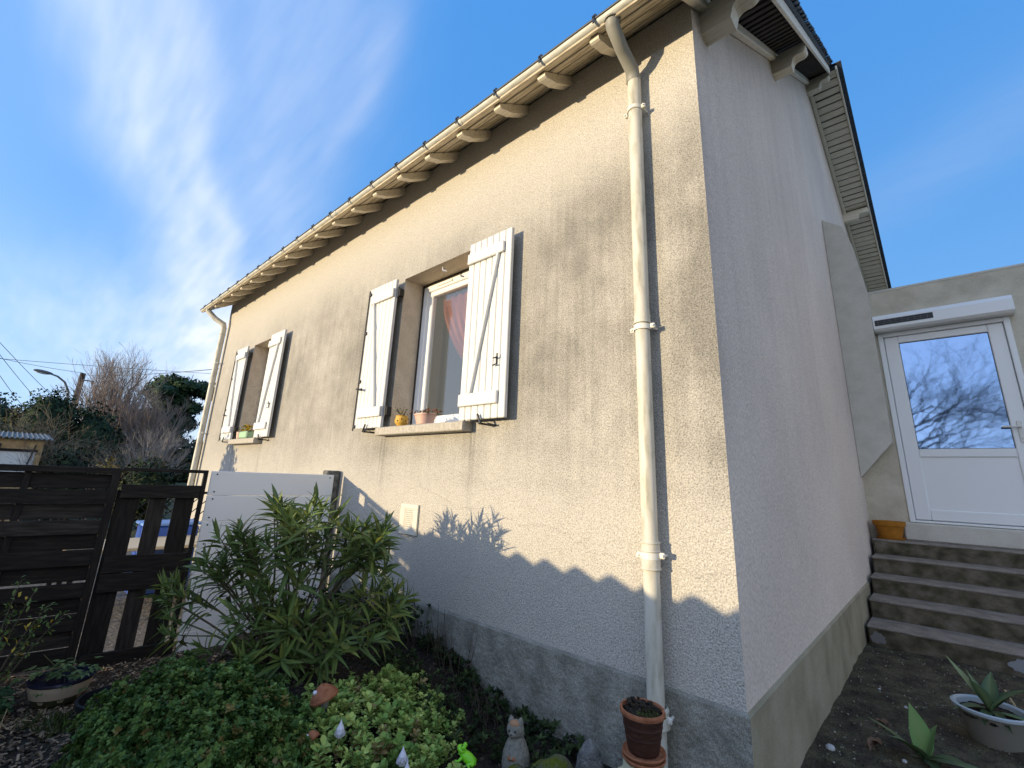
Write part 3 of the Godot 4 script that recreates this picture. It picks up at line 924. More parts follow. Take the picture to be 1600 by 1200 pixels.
	for i in 20:
		var x := -0.425 - 0.405 * i
		var m := M.new()
		m.box(Vector3(x, gy + 0.010, gz + r - 0.004), Vector3(0.016, 0.012, 0.045), 0.003)
		m.box(Vector3(x, gy - 0.012, gz + r + 0.010), Vector3(0.016, 0.045, 0.006), 0.002)
		for t in 9:
			var a0 := TAU * t / 9.0
			var a1 := TAU * (t + 1) / 9.0
			m.rod(Vector3(x + 0.012 * cos(a0), gy + 0.024 + 0.012 * sin(a0), gz + r), Vector3(x + 0.012 * cos(a1), gy + 0.024 + 0.012 * sin(a1), gz + r), 0.0045, -1.0, 5)
		part("gutter_hook", m, mats["black_iron"], gut)
	for i in 4:
		var x := -1.62 - 1.95 * i
		var m := M.new()
		for t in ns:
			var a0 := PI + PI * t / ns
			var a1 := PI + PI * (t + 1) / ns
			var q0 := Vector3(0, gy + sin(a0) * (r + 0.003), gz + cos(a0) * (r + 0.003))
			var q1 := Vector3(0, gy + sin(a1) * (r + 0.003), gz + cos(a1) * (r + 0.003))
			m.quad(q0 + Vector3(x - 0.02, 0, 0), q0 + Vector3(x + 0.02, 0, 0), q1 + Vector3(x + 0.02, 0, 0), q1 + Vector3(x - 0.02, 0, 0), q0 - Vector3(0, gy, gz))
		part("gutter_joint", m, mats["zinc"], gut)


func make_window(h: Node3D, xa: float, xb: float, near: bool) -> void:
	var y0 := 1.612
	var y1 := 2.975
	var z := -0.20
	var w := M.new()
	# dark sealing joint round the frame
	var j := M.new()
	j.span(Vector3(xa, y0, z - 0.06), Vector3(xa + 0.028, y1, z - 0.004))
	j.span(Vector3(xb - 0.028, y0, z - 0.06), Vector3(xb, y1, z - 0.004))
	j.span(Vector3(xa + 0.028, y1 - 0.028, z - 0.06), Vector3(xb - 0.028, y1, z - 0.004))
	w.span(Vector3(xa + 0.028, y0, z - 0.07), Vector3(xa + 0.088, y1 - 0.028, z), 0.006)
	w.span(Vector3(xb - 0.088, y0, z - 0.07), Vector3(xb - 0.028, y1 - 0.028, z), 0.006)
	w.span(Vector3(xa + 0.088, y1 - 0.088, z - 0.07), Vector3(xb - 0.088, y1 - 0.028, z), 0.006)
	w.span(Vector3(xa + 0.088, y0, z - 0.07), Vector3(xb - 0.088, y0 + 0.06, z), 0.006)
	var win := part("window", w, mats["pvc"], h, "white framed window deep in its reveal")
	part("joint", j, mats["gasket"], win)
	var mid := (xa + xb) * 0.5
	for s in 1:
		var a := xa + 0.075
		var b := xb - 0.075
		var c := y0 + 0.05
		var d := y1 - 0.075
		var zz := z - 0.018
		var m := M.new()
		m.span(Vector3(a, c, zz - 0.05), Vector3(a + 0.072, d, zz), 0.008)
		m.span(Vector3(b - 0.058, c, zz - 0.05), Vector3(b, d, zz), 0.008)
		m.span(Vector3(a + 0.058, d - 0.058, zz - 0.05), Vector3(b - 0.058, d, zz), 0.008)
		m.span(Vector3(a + 0.058, c, zz - 0.05), Vector3(b - 0.058, c + 0.062, zz), 0.008)
		var sash := part("sash", m, mats["pvc"], win)
		var p := M.new()
		p.box(Vector3((a + b) * 0.5, (c + d) * 0.5, zz - 0.025), Vector3(b - a - 0.10, d - c - 0.10, 0.006))
		part("pane", p, mats["glass"], sash)
	if near:
		var vs := M.new()
		vs.box(Vector3(xa + 0.33, y1 - 0.055, z + 0.006), Vector3(0.22, 0.022, 0.012), 0.004)
		part("air_vent", vs, mats["pvc"], win)
	# voile curtain, tied back to the right
	var cu := M.new()
	var nx := 30
	var ny := 16
	var top := y1 - 0.10
	var prev := []
	for i in ny + 1:
		var t := float(i) / ny
		var row := []
		for k in nx + 1:
			var u := float(k) / nx
			var left := lerpf(xa + 0.16, xb - 0.22, pow(t, 1.6)) if t < 0.75 else xb - 0.24 + (t - 0.75) * 0.1
			var x := lerpf(left, xb - 0.06, u)
			row.append(Vector3(x, top - 0.95 * t - 0.03 * sin(u * 3.0), z - 0.13 + 0.018 * sin(u * 46.0 + t * 3.0)))
		if i > 0:
			for k in nx:
				cu.quad(prev[k], prev[k + 1], row[k + 1], row[k], Vector3.BACK)
		prev = row
	part("curtain", cu, mats["curtain"], win, "rust orange voile curtain tied back")
	# sill
	var si := M.new()
	var pr := PackedVector2Array([Vector2(-0.2, 0.0), Vector2(-0.2, 0.075), Vector2(0.085, 0.066), Vector2(0.095, 0.058), Vector2(0.095, 0.006), Vector2(0.088, 0.0)])
	si.prism(pr, Vector3(xa - 0.06, 1.545, 0), Vector3.BACK, Vector3.UP, Vector3.RIGHT * (xb - xa + 0.12))
	part("window_sill", si, mats["stone_sill"], h)
	var hk := M.new()
	hk.rod(Vector3(mid, y1, -0.05), Vector3(mid, y1 - 0.035, -0.05), 0.009)
	hk.rod(Vector3(mid, y1 - 0.035, -0.05), Vector3(mid + 0.045, y1 - 0.055, -0.05), 0.008)
	part("shutter_stop", hk, mats["steel"], h)


# side = 1: opens to the right of its hinge line x
func shutter(h: Node3D, hx: float, side: int, label: String, hook: bool) -> void:
	var w := 0.435
	var y0 := 1.612
	var y1 := 2.952
	var zb := 0.058
	var th := 0.028
	var x0 := hx + 0.004 * side
	var s := M.new()
	var a := minf(x0, x0 + w * side)
	# back skin, so that the grooves between planks stay closed
	s.span(Vector3(a + 0.004, y0 + 0.002, zb), Vector3(a + w - 0.004, y1 - 0.002, zb + 0.016))
	var sh := part("shutter", s, mats["shutter"], h, "white plank " + label)
	var n := 7
	for k in n:
		var m := M.new()
		var pw := w / n
		m.box(Vector3(a + (k + 0.5) * pw, (y0 + y1) * 0.5, zb + 0.0165 + (th - 0.0165) * 0.5), Vector3(pw - 0.003, y1 - y0, th - 0.0165), 0.005)
		part("plank", m, mats["shutter"], sh)
	var zf := zb + th
	var inner := x0 + side * 0.005
	var outer := x0 + side * (w - 0.06)
	for y: float in [y1 - 0.135, y0 + 0.135]:
		var m := M.new()
		m.box(Vector3((inner + outer) * 0.5, y, zf + 0.011), Vector3(absf(outer - inner), 0.085, 0.022), 0.005)
		part("batten", m, mats["shutter"], sh)
	var br := M.new()
	var p := Vector3(x0 + side * w * 0.26, y0 + 0.175, zf + 0.011)
	var q := Vector3(x0 + side * w * 0.74, y1 - 0.175, zf + 0.011)
	br.bar(p, q, 0.022, 0.028, Vector3.BACK.cross(q - p).normalized() if false else Vector3.BACK, 0.004)
	part("brace", br, mats["shutter"], sh)
	for y: float in [y0 + 0.14, y1 - 0.13]:
		var m := M.new()
		m.box(Vector3(hx - side * 0.012, y, 0.036), Vector3(0.03, 0.075, 0.05), 0.004)
		m.rod(Vector3(hx - side * 0.006, y - 0.05, 0.060), Vector3(hx - side * 0.006, y + 0.05, 0.060), 0.009)
		part("hinge", m, mats["black_iron"], sh)
	var kp := M.new()
	var kx := x0 + side * w * 0.52
	kp.rod(Vector3(kx, y0 - 0.03, 0.0), Vector3(kx, y0 - 0.03, zf + 0.02), 0.007)
	kp.box(Vector3(kx, y0 - 0.0, zf + 0.018), Vector3(0.016, 0.075, 0.012), 0.004, Basis(Vector3.BACK, side * 0.5))
	kp.rod(Vector3(kx + 0.05, y0 - 0.035, 0.0), Vector3(kx + 0.05, y0 - 0.03, zf - 0.01), 0.006)
	part("shutter_catch", kp, mats["black_iron"], sh)
	var hw := M.new()
	if hook:
		var c := Vector3(x0 + side * w * 0.80, y0 + 0.36, zf + 0.004)
		hw.box(c + Vector3(0, 0.02, 0), Vector3(0.012, 0.06, 0.01), 0.003)
		hw.rod(c + Vector3(-0.02, 0.035, 0.012), c + Vector3(0.022, 0.035, 0.02), 0.005)
		hw.rod(c + Vector3(-0.022, -0.015, 0.012), c + Vector3(0.012, -0.012, 0.02), 0.005)
		hw.rod(c + Vector3(0.022, 0.035, 0.02), c + Vector3(0.022, 0.06, 0.02), 0.005)
		part("latch_hook", hw, mats["black_iron"], sh)
	else:
		var bx := x0 + side * (w - 0.004)
		hw.rod(Vector3(bx, y0 - 0.015, zf + 0.008), Vector3(bx, y1 - 0.02, zf + 0.008), 0.0065)
		for y: float in [y0 + 0.02, y0 + 0.43, y1 - 0.45, y1 - 0.06]:
			hw.box(Vector3(bx + 0.012, y, zf + 0.005), Vector3(0.035, 0.03, 0.012), 0.003)
		hw.rod(Vector3(bx, y0 + 0.36, zf + 0.02), Vector3(bx + 0.10, y0 + 0.345, zf + 0.03), 0.008)
		hw.ball(Vector3(bx + 0.10, y0 + 0.345, zf + 0.03), Vector3.ONE * 0.013, Basis.IDENTITY, 8, 6)
		part("espagnolette", hw, mats["black_iron"], sh)


func downpipe(h: Node3D, x: float, z: float, r: float, drop: float, clamps: Array, near: bool) -> void:
	var m := M.new()
	var bot := 0.30 if near else 0.02
	if near:
		m.tube(PackedVector3Array([Vector3(x + 0.003, 3.60, z), Vector3(x, 2.06, z)]), PackedFloat32Array([r, r]), 20, false)
		m.tube(PackedVector3Array([Vector3(x, 2.06, z), Vector3(x, bot, z)]), PackedFloat32Array([r - 0.002, r - 0.002]), 20, false)
		m.tube(PackedVector3Array([Vector3(x, 2.09, z), Vector3(x, 2.05, z)]), PackedFloat32Array([r + 0.0025, r + 0.0025]), 20, true)
		m.tube(PackedVector3Array([Vector3(x, 0.99, z), Vector3(x, 0.87, z)]), PackedFloat32Array([r + 0.003, r + 0.003]), 20, true)
		for y: float in [3.37, 2.045, 0.985, 0.95, 0.875]:
			ring(m, Vector3(x, y, z), r + 0.002, 0.005)
		ring(m, Vector3(x, bot + 0.03, z), r + 0.004, 0.012)
		m.tube(PackedVector3Array([Vector3(x, bot + 0.02, z), Vector3(x, bot - 0.03, z)]), PackedFloat32Array([r + 0.012, r + 0.016]), 20, true)
		m.tube(PackedVector3Array([Vector3(x, bot - 0.02, z), Vector3(x, -0.1, z)]), PackedFloat32Array([r, r]), 16, false)
	else:
		m.tube(PackedVector3Array([Vector3(x, 3.50, z), Vector3(x, -0.05, z)]), PackedFloat32Array([r, r]), 16, false)
		for y: float in [3.40, 2.55, 1.75]:
			ring(m, Vector3(x, y, z), r + 0.002, 0.006)
	var o := part("downpipe", m, mats["pipe"], h, "cream downpipe beside the near corner" if near else "cream downpipe at the far corner")
	var nk := M.new()
	var gx := x + 0.006 if near else x - 0.16
	var drop2 := 0.09 if near else 0.0
	nk.tube(PackedVector3Array([Vector3(gx, 3.85, 0.315), Vector3(gx, 3.785, 0.31), Vector3(lerpf(gx, x, 0.5), 3.66 + drop2 * 0.6, 0.20), Vector3(x, 3.58 + drop2, z + 0.015), Vector3(x, 3.50 + drop2, z)]), PackedFloat32Array([r + 0.006, r + 0.001, r, r + 0.002, r + 0.003]), 18, false)
	ring(nk, Vector3(gx, 3.822, 0.314), r + 0.006, 0.007)
	part("elbow", nk, mat("old_zinc", 0.27, 0.265, 0.235, 0.55) if near else mats["pipe"], o)
	for y: float in clamps:
		var c := M.new()
		c.tube(PackedVector3Array([Vector3(x, y - 0.014, z), Vector3(x, y + 0.014, z)]), PackedFloat32Array([r + 0.005, r + 0.005]), 20, false)
		for s: float in [-1.0, 1.0]:
			c.box(Vector3(x + s * (r + 0.016), y + s * 0.004, z), Vector3(0.026, 0.026, 0.012), 0.004)
			c.rod(Vector3(x + s * (r + 0.020), y + s * 0.004, z - 0.02), Vector3(x + s * (r + 0.020), y + s * 0.004, z + 0.014), 0.006)
		c.rod(Vector3(x + r + 0.005, y, z), Vector3(x + r + 0.012, y, 0.0), 0.006)
		part("clamp", c, mats["bracket_white"], o)


func ring(m: M, at: Vector3, big: float, small: float) -> void:
	var pr := PackedVector2Array()
	for i in 9:
		var a := -PI * 0.5 + PI * i / 8.0
		pr.append(Vector2(big + small * cos(a) * 0.9, small * sin(a)))
	m.lathe(pr, 20, Transform3D(Basis.IDENTITY, at))


# ------------------------------------------------------------------ annex with its door, and the steps
func make_annex() -> void:
	var h := thing("annex", "flat roofed cement annex with white glazed door at the top of the steps", "building")
	var zw := -4.75
	var w := M.new()
	wall_cells(w, [0.0, 0.36, 1.47, 5.0], [-0.2, 0.955, 3.125, 3.665], [Vector2i(1, 1)], zw)
	w.uv.clear()
	w.quad(Vector3(0, 3.665, zw), Vector3(5, 3.665, zw), Vector3(5, 3.665, -9), Vector3(0, 3.665, -9), Vector3.UP)
	w.quad(Vector3(5, -0.2, zw), Vector3(5, -0.2, -9), Vector3(5, 3.665, -9), Vector3(5, 3.665, zw), Vector3.RIGHT)
	w.quad(Vector3(0, -0.2, -9), Vector3(5, -0.2, -9), Vector3(5, 3.665, -9), Vector3(0, 3.665, -9), Vector3.FORWARD)
	for x: float in [0.36, 1.47]:
		w.quad(Vector3(x, 0.955, zw), Vector3(x, 0.955, zw - 0.25), Vector3(x, 3.125, zw - 0.25), Vector3(x, 3.125, zw), Vector3(1 if x < 1 else -1, 0, 0))
	w.quad(Vector3(0.36, 3.125, zw), Vector3(1.47, 3.125, zw), Vector3(1.47, 3.125, zw - 0.25), Vector3(0.36, 3.125, zw - 0.25), Vector3.DOWN)
	part("wall", w, mats["annex_wall"], h)
	var cp := M.new()
	cp.span(Vector3(-0.001, 3.655, zw - 0.2), Vector3(5.01, 3.685, zw + 0.005), 0.004)
	part("coping", cp, mats["cement"], h)
	# cement flue casing in the corner, its foot cut on the slant
	var fl := M.new()
	fl.prism(PackedVector2Array([Vector2(0.004, 1.42), Vector2(0.335, 1.81), Vector2(0.345, 3.62), Vector2(0.275, 4.30), Vector2(0.205, 4.59), Vector2(0.004, 4.76)]), Vector3(0, 0, zw + 0.003), Vector3.RIGHT, Vector3.UP, Vector3.BACK * 0.17)
	part("corner_casing", fl, mats["cement"], h, "smooth grey cement casing in the corner, foot cut on the slant")
	var sl := M.new()
	sl.span(Vector3(0.30, 0.772, zw + 0.002), Vector3(2.4, 0.953, zw + 0.06), 0.012)
	part("door_sill", sl, mats["cement"], h, "worn cement sill under the door")
	# door
	var zf := zw + 0.004
	var fr := M.new()
	fr.span(Vector3(0.362, 0.958, zf - 0.07), Vector3(0.412, 3.122, zf + 0.014), 0.006)
	fr.span(Vector3(1.418, 0.958, zf - 0.07), Vector3(1.468, 3.122, zf + 0.014), 0.006)
	fr.span(Vector3(0.412, 3.072, zf - 0.07), Vector3(1.418, 3.122, zf + 0.014), 0.006)
	fr.span(Vector3(0.412, 0.958, zf - 0.07), Vector3(1.418, 0.982, zf + 0.01), 0.004)
	var d := part("door", fr, mats["pvc"], h, "white part glazed door")
	var lf := M.new()
	var z0 := zf - 0.056
	var z1 := zf - 0.004
	lf.span(Vector3(0.416, 0.988, z0), Vector3(0.545, 3.068, z1), 0.008)
	lf.span(Vector3(1.290, 0.988, z0), Vector3(1.414, 3.068, z1), 0.008)
	lf.span(Vector3(0.545, 2.985, z0), Vector3(1.290, 3.068, z1), 0.008)
	lf.span(Vector3(0.545, 1.655, z0), Vector3(1.290, 1.745, z1), 0.008)
	lf.span(Vector3(0.545, 0.988, z0), Vector3(1.290, 1.10, z1), 0.008)
	part("leaf", lf, mats["pvc"], d)
	var pn := M.new()
	pn.span(Vector3(0.54, 1.095, z0 + 0.01), Vector3(1.295, 1.66, z1 - 0.014))
	part("panel", pn, mats["pvc"], d)
	var gl := M.new()
	gl.span(Vector3(0.54, 1.74, z0 + 0.012), Vector3(1.295, 2.99, z1 - 0.018))
	part("pane", gl, mats["mirror"], d, "reflecting pane showing sky and branches")
	var gk := M.new()
	for q: Array in [[0.545, 0.5495, 1.745, 2.985], [1.2855, 1.290, 1.745, 2.985]]:
		gk.span(Vector3(q[0], q[2], z1 - 0.016), Vector3(q[1], q[3], z1 - 0.006))
	for q: Array in [[1.745, 1.7495], [2.9805, 2.985]]:
		gk.span(Vector3(0.5495, q[0], z1 - 0.016), Vector3(1.2855, q[1], z1 - 0.006))
	part("glazing_seal", gk, mats["grille_dark"], d)
	var hd := M.new()
	hd.span(Vector3(1.335, 1.80, z1), Vector3(1.372, 2.02, z1 + 0.01), 0.004)
	hd.rod(Vector3(1.353, 1.955, z1), Vector3(1.353, 1.955, z1 + 0.06), 0.009)
	hd.rod(Vector3(1.358, 1.955, z1 + 0.055), Vector3(1.225, 1.958, z1 + 0.058), 0.010)
	hd.rod(Vector3(1.353, 1.85, z1), Vector3(1.353, 1.85, z1 + 0.018), 0.012)
	part("handle", hd, mats["bracket_white"], d)
	# roller shutter box over the door
	var bx := M.new()
	var y0 := 3.125
	var y1 := 3.315
	var pr := PackedVector2Array([Vector2(0.0, y0), Vector2(0.14, y0), Vector2(0.165, y0 + 0.025), Vector2(0.165, y1 - 0.045), Vector2(0.135, y1), Vector2(0.0, y1)])
	bx.prism(pr, Vector3(0.348, 0, zw + 0.002), Vector3.BACK, Vector3.UP, Vector3.RIGHT * 1.16)
	var ro := part("roller_box", bx, mats["pvc"], h, "white roller shutter box over the door")
	var gr := M.new()
	gr.span(Vector3(0.365, y0 + 0.060, zw + 0.1665), Vector3(0.885, y0 + 0.128, zw + 0.172), 0.002)
	part("solar_strip", gr, mats["grille_dark"], ro, "dark slotted strip on the roller box")
	for i in 2:
		var s := M.new()
		s.span(Vector3(0.37, y0 + 0.078 + i * 0.022, zw + 0.172), Vector3(0.88, y0 + 0.082 + i * 0.022, zw + 0.1745))
		part("slot", s, mat("slot_grey", 0.10, 0.11, 0.12, 0.5), ro)
	for i in 9:
		var s := M.new()
		s.span(Vector3(0.395 + i * 0.055, y0 + 0.065, zw + 0.172), Vector3(0.399 + i * 0.055, y0 + 0.123, zw + 0.1743))
		part("slot", s, mat("slot_grey", 0.10, 0.11, 0.12, 0.5), ro)
	var en := M.new()
	en.prism(pr, Vector3(0.340, 0, zw + 0.003), Vector3.BACK, Vector3.UP, Vector3.RIGHT * 0.007)
	part("end_cap", en, mat("end_cap", 0.09, 0.085, 0.08, 0.6), ro)
	# steps
	var st := thing("concrete_steps", "flight of worn mossy concrete steps beside the gable wall", "steps")
	var zs := [-4.47, -4.16, -3.84, -3.50, -3.13]
	var ys := [0.77, 0.62, 0.465, 0.315, 0.165]
	for i in 5:
		var yb: float = ys[i + 1] if i < 4 else -0.1
		var zb: float = zs[i - 1] if i > 0 else zw
		var m := M.new()
		m.span(Vector3(0.035, yb - 0.05, zb + 0.006 if i > 0 else zw + 0.01), Vector3(2.7, ys[i] - 0.004, zs[i]), 0.012)
		# worn front, lumps along the nose
		var f := fnl(300 + i, 5.0, 3)
		for k in m.v.size():
			var p := m.v[k]
			m.v[k] = p + Vector3(0, 0.006, 0.008) * f.get_noise_3dv(p)
		var s := part("step", m, mats["step"], st)
		var t := M.new()
		t.span(Vector3(0.030, ys[i] - 0.028, zb + 0.008 if i > 0 else zw + 0.012), Vector3(2.72, ys[i], zs[i] + 0.008), 0.010)
		part("tread", t, mats["tread"], s)
	var pa := M.new()
	blotch(pa, Vector3(0.93, 0.085, -3.126), 0.085, 0.055, 81)
	part("cement_patch", pa, mat("patch_grey", 0.24, 0.245, 0.26, 0.95), st, "pale cement patch on the lowest riser")
	pa = M.new()
	blotch(pa, Vector3(0.10, 0.075, -3.126), 0.06, 0.05, 82)
	part("cement_patch", pa, mat("patch_mauve", 0.17, 0.16, 0.155, 0.95), st, "grey mended corner of the lowest riser")


# an irregular smear a few millimetres thick on a face looking +z
func blotch(m: M, at: Vector3, rx: float, ry: float, sd: int) -> void:
	var f := fnl(sd, 1.3, 3)
	var poly := PackedVector2Array()
	for i in 22:
		var a := TAU * i / 22.0
		var s := 0.85 + 0.45 * f.get_noise_2d(cos(a) * 0.7, sin(a) * 0.7)
		poly.append(Vector2(cos(a) * rx * s, sin(a) * ry * s))
	m.prism(poly, at, Vector3.RIGHT, Vector3.UP, Vector3.BACK * 0.004)


# ------------------------------------------------------------------ ground
var lump := fnl(200, 0.9, 4)
var lump2 := fnl(201, 4.0, 3)


func gh(x: float, z: float) -> float:
	var y := 0.015
	var xl := lerpf(-3.5, -2.62, smoothstep(0.75, 1.15, z))
	y += 0.175 * smoothstep(-1.05, -1.9, x) * smoothstep(xl, xl + 0.5, x) * smoothstep(2.0, 1.4, z)
	y += 0.06 * smoothstep(-0.7, -1.1, x) * smoothstep(-1.9, -1.2, x) * smoothstep(0.25, 0.7, z) * smoothstep(1.9, 1.3, z)
	y += 0.05 * smoothstep(0.2, -0.3, x) * smoothstep(-1.1, -0.7, x) * smoothstep(0.15, 0.4, z)
	y -= 0.055 * smoothstep(-2.5, -3.2, x)
	return y + 0.018 * lump.get_noise_2d(x * 2.0, z * 2.0) + 0.012 * lump2.get_noise_2d(x * 3.0, z * 3.0)


func sheet(m: M, x0: float, x1: float, z0: float, z1: float, st: float, f: Callable) -> void:
	var nx := int(ceil((x1 - x0) / st))
	var nz := int(ceil((z1 - z0) / st))
	var g := []
	for i in nx + 1:
		var col := PackedVector3Array()
		for j in nz + 1:
			var x := lerpf(x0, x1, float(i) / nx)
			var z := lerpf(z0, z1, float(j) / nz)
			col.append(Vector3(x, f.call(x, z), z))
		g.append(col)
	for i in nx:
		for j in nz:
			var n := []
			for q: Vector2i in [Vector2i(0, 0), Vector2i(1, 0), Vector2i(1, 1), Vector2i(0, 1)]:
				var a := i + q.x
				var b := j + q.y
				var dx: Vector3 = g[mini(a + 1, nx)][b] - g[maxi(a - 1, 0)][b]
				var dz: Vector3 = g[a][mini(b + 1, nz)] - g[a][maxi(b - 1, 0)]
				n.append(dz.cross(dx).normalized())
			m.tri(g[i][j], g[i + 1][j], g[i + 1][j + 1], n[0], n[1], n[2])
			m.tri(g[i][j], g[i + 1][j + 1], g[i][j + 1], n[0], n[2], n[3])


func make_ground() -> void:
	var m := M.new()
	m.quad(Vector3(-400, -0.14, -400), Vector3(400, -0.14, -400), Vector3(400, -0.14, 400), Vector3(-400, -0.14, 400), Vector3.UP)
	setting("ground", m, mats["grass_ground"])
	m = M.new()
	m.quad(Vector3(-9.5, -0.075, -3), Vector3(-3.4, -0.075, -3), Vector3(-3.4, -0.075, 6), Vector3(-9.5, -0.075, 6), Vector3.UP)
	setting("yard", m, mats["gravel_yard"])
	m = M.new()
	sheet(m, -2.75, 0.0, 0.0, 3.3, 0.045, gh)
	setting("garden_bed", m, mats["soil"])
	m = M.new()
	sheet(m, -3.75, -2.75, 0.0, 3.3, 0.06, gh)
	setting("bark_path", m, mats["chips_base"])
	m = M.new()
	sheet(m, 0.0, 3.2, -3.2, 3.3, 0.06, func(x: float, z: float) -> float: return gh(x, z) if z > 0.0 else 0.0 + 0.02 * lump.get_noise_2d(x * 2.0, z * 2.0) + 0.012 * lump2.get_noise_2d(x * 3.0, z * 3.0) + 0.015)
	setting("bare_earth", m, mats["dirt"])
	# bark chips on the path, crumbs on the soil and grit on the bare earth
	var chip := M.new()
	chip.box(Vector3.ZERO, Vector3(0.026, 0.005, 0.010), 0.0015)
	var cm := chip.mesh()
	var xf := []
	var cols := []
	for i in 9000:
		var x := rv(-3.6, -1.9)
		var z := rv(0.9, 3.0)
		if z < 1.35 and x > -2.6:
			continue
		var s := rv(0.4, 1.25)
		xf.append(Transform3D(Basis.from_euler(Vector3(rv(-0.5, 0.5), rv(0, TAU), rv(-0.5, 0.5))) * Basis.from_scale(Vector3(s, 1, s * rv(0.6, 1.3))), Vector3(x, gh(x, z) + 0.004 + rv(0, 0.008), z)))
	for i in 97:
		var b := pow(rv(0, 1), 2.2)
		cols.append(Color(0.035, 0.025, 0.016).lerp(Color(0.34, 0.25, 0.165), b))
	scatter("bark_chips", cm, mats["leaf_matt"], xf, cols)
	var cr := M.new()
	cr.ball(Vector3.ZERO, Vector3(0.011, 0.008, 0.010), Basis.IDENTITY, 6, 4)
	xf = []
	cols = []
	for i in 5200:
		var x := rv(-2.7, 0.0)
		var z := rv(0.02, 2.2)
		var s := pow(rv(0.25, 1.0), 2.0) * 1.25
		xf.append(Transform3D(Basis.from_euler(Vector3(rv(0, TAU), rv(0, TAU), 0)) * Basis.from_scale(Vector3(s, s, s * rv(0.5, 1.3))), Vector3(x, gh(x, z) + 0.002, z)))
	for i in 61:
		cols.append(Color(0.012, 0.010, 0.008).lerp(Color(0.09, 0.075, 0.055), pow(rv(0, 1), 2.5)))
	scatter("soil_crumbs", cr.mesh(), mats["leaf_matt"], xf, cols)
	xf = []
	cols = []
	for i in 6500:
		var x := 0.03 + rv(0, 1.4)
		var z := -rv(0.2, 3.1)
		var s := pow(rv(0.16, 0.78), 1.6) * 0.8
		xf.append(Transform3D(Basis.from_euler(Vector3(rv(0, TAU), rv(0, TAU), 0)) * Basis.from_scale(Vector3.ONE * s), Vector3(x, 0.014 + 0.02 * lump.get_noise_2d(x * 2.0, z * 2.0) + 0.012 * lump2.get_noise_2d(x * 3.0, z * 3.0), z)))
	for i in 71:
		cols.append(Color(0.025, 0.023, 0.018).lerp(Color(0.40, 0.37, 0.30), pow(rv(0, 1), 3.0)))
	scatter("grit", cr.mesh(), mats["leaf_matt"], xf, cols)
	# fallen scraps by the steps
	var names := [["pale grey pebble lying on the bare earth beside the gable plinth", Vector3(0.085, 0.02, -0.92), 0.022], ["small white pebble in the middle of the bare earth", Vector3(0.33, 0.02, -1.80), 0.010], ["white pebble on bare earth in front of the lowest step", Vector3(0.19, 0.02, -2.0), 0.011], ["small white pebble beside the brown scrap nearest the camera", Vector3(0.36, 0.02, -1.05), 0.011]]
	for q: Array in names:
		var p := M.new()
		p.ball(q[1], Vector3(q[2], q[2] * 0.7, q[2] * 1.15), Basis.IDENTITY, 8, 6, 0.15, lump2)
		solo("pebble", p, mat("pebble", 0.42, 0.42, 0.42, 0.8), q[0], "pebble", "pebbles on the bare earth")
	for q: Array in [["curled brown dry leaf on the bare earth nearer the gable wall", Vector3(0.235, 0.03, -1.42), 0.4], ["curled tan dry leaf on the bare earth nearer the camera", Vector3(0.25, 0.03, -1.12), 1.9]]:
		var p := M.new()
		for k in 3:
			p.leaf(q[1] + Vector3(k * 0.012, 0, 0), Vector3(cos(q[2] + k * 0.7), 0.15, sin(q[2] + k * 0.7)).normalized(), Vector3.UP, 0.065, 0.026, 0.5, 0.8, 5)
		solo("dry_leaf", p, mat("dry_leaf", 0.17, 0.10, 0.06, 0.9), q[0], "dry leaf", "dry leaves on the bare earth")
	# sparse short grass in the front left corner
	var bl := M.new()
	bl.leaf(Vector3.ZERO, Vector3(0.1, 1, 0.1).normalized(), Vector3.RIGHT, 0.06, 0.0028, 0.5, 0.3, 3)
	xf = []
	cols = []
	for i in 3000:
		var x := rv(-2.7, -1.6)
		var z := rv(1.55, 2.1)
		if lump.get_noise_2d(x * 3.0, z * 3.0) < 0.02:
			continue
		xf.append(Transform3D(Basis.from_euler(Vector3(rv(-0.6, 0.6), rv(0, TAU), rv(-0.6, 0.6))) * Basis.from_scale(Vector3.ONE * rv(0.5, 1.3)), Vector3(x, gh(x, z), z)))
	for i in 31:
		cols.append(Color(0.03, 0.05, 0.015).lerp(Color(0.09, 0.11, 0.035), rv(0, 1)))
	scatter("grass", bl.mesh(), mats["leaf"], xf, cols)


# ------------------------------------------------------------------ fence, gate, panel, and what shades the garden
const FA := 0.122   # the fence runs from the wall to +z, leaning this much towards -x


func fp(t: float, y: float, off := 0.0) -> Vector3:   # a point t metres along the fence from the wall
	return Vector3(-3.37 - sin(FA) * (t - 0.08) + cos(FA) * off, y, 0.08 + cos(FA) * (t - 0.08) + sin(FA) * off)


func board(m: M, t0: float, t1: float, y0: float, y1: float, off: float, th: float, bev := 0.003, warp := 0.0) -> void:
	var a := fp(t0, (y0 + y1) * 0.5, off)
	var b := fp(t1, (y0 + y1) * 0.5 + warp, off)
	var z := (b - a).normalized()
	var x := Vector3.UP.cross(z).normalized()
	m.box((a + b) * 0.5, Vector3(th, y1 - y0, (b - a).length()), bev, Basis(x, z.cross(x), z))


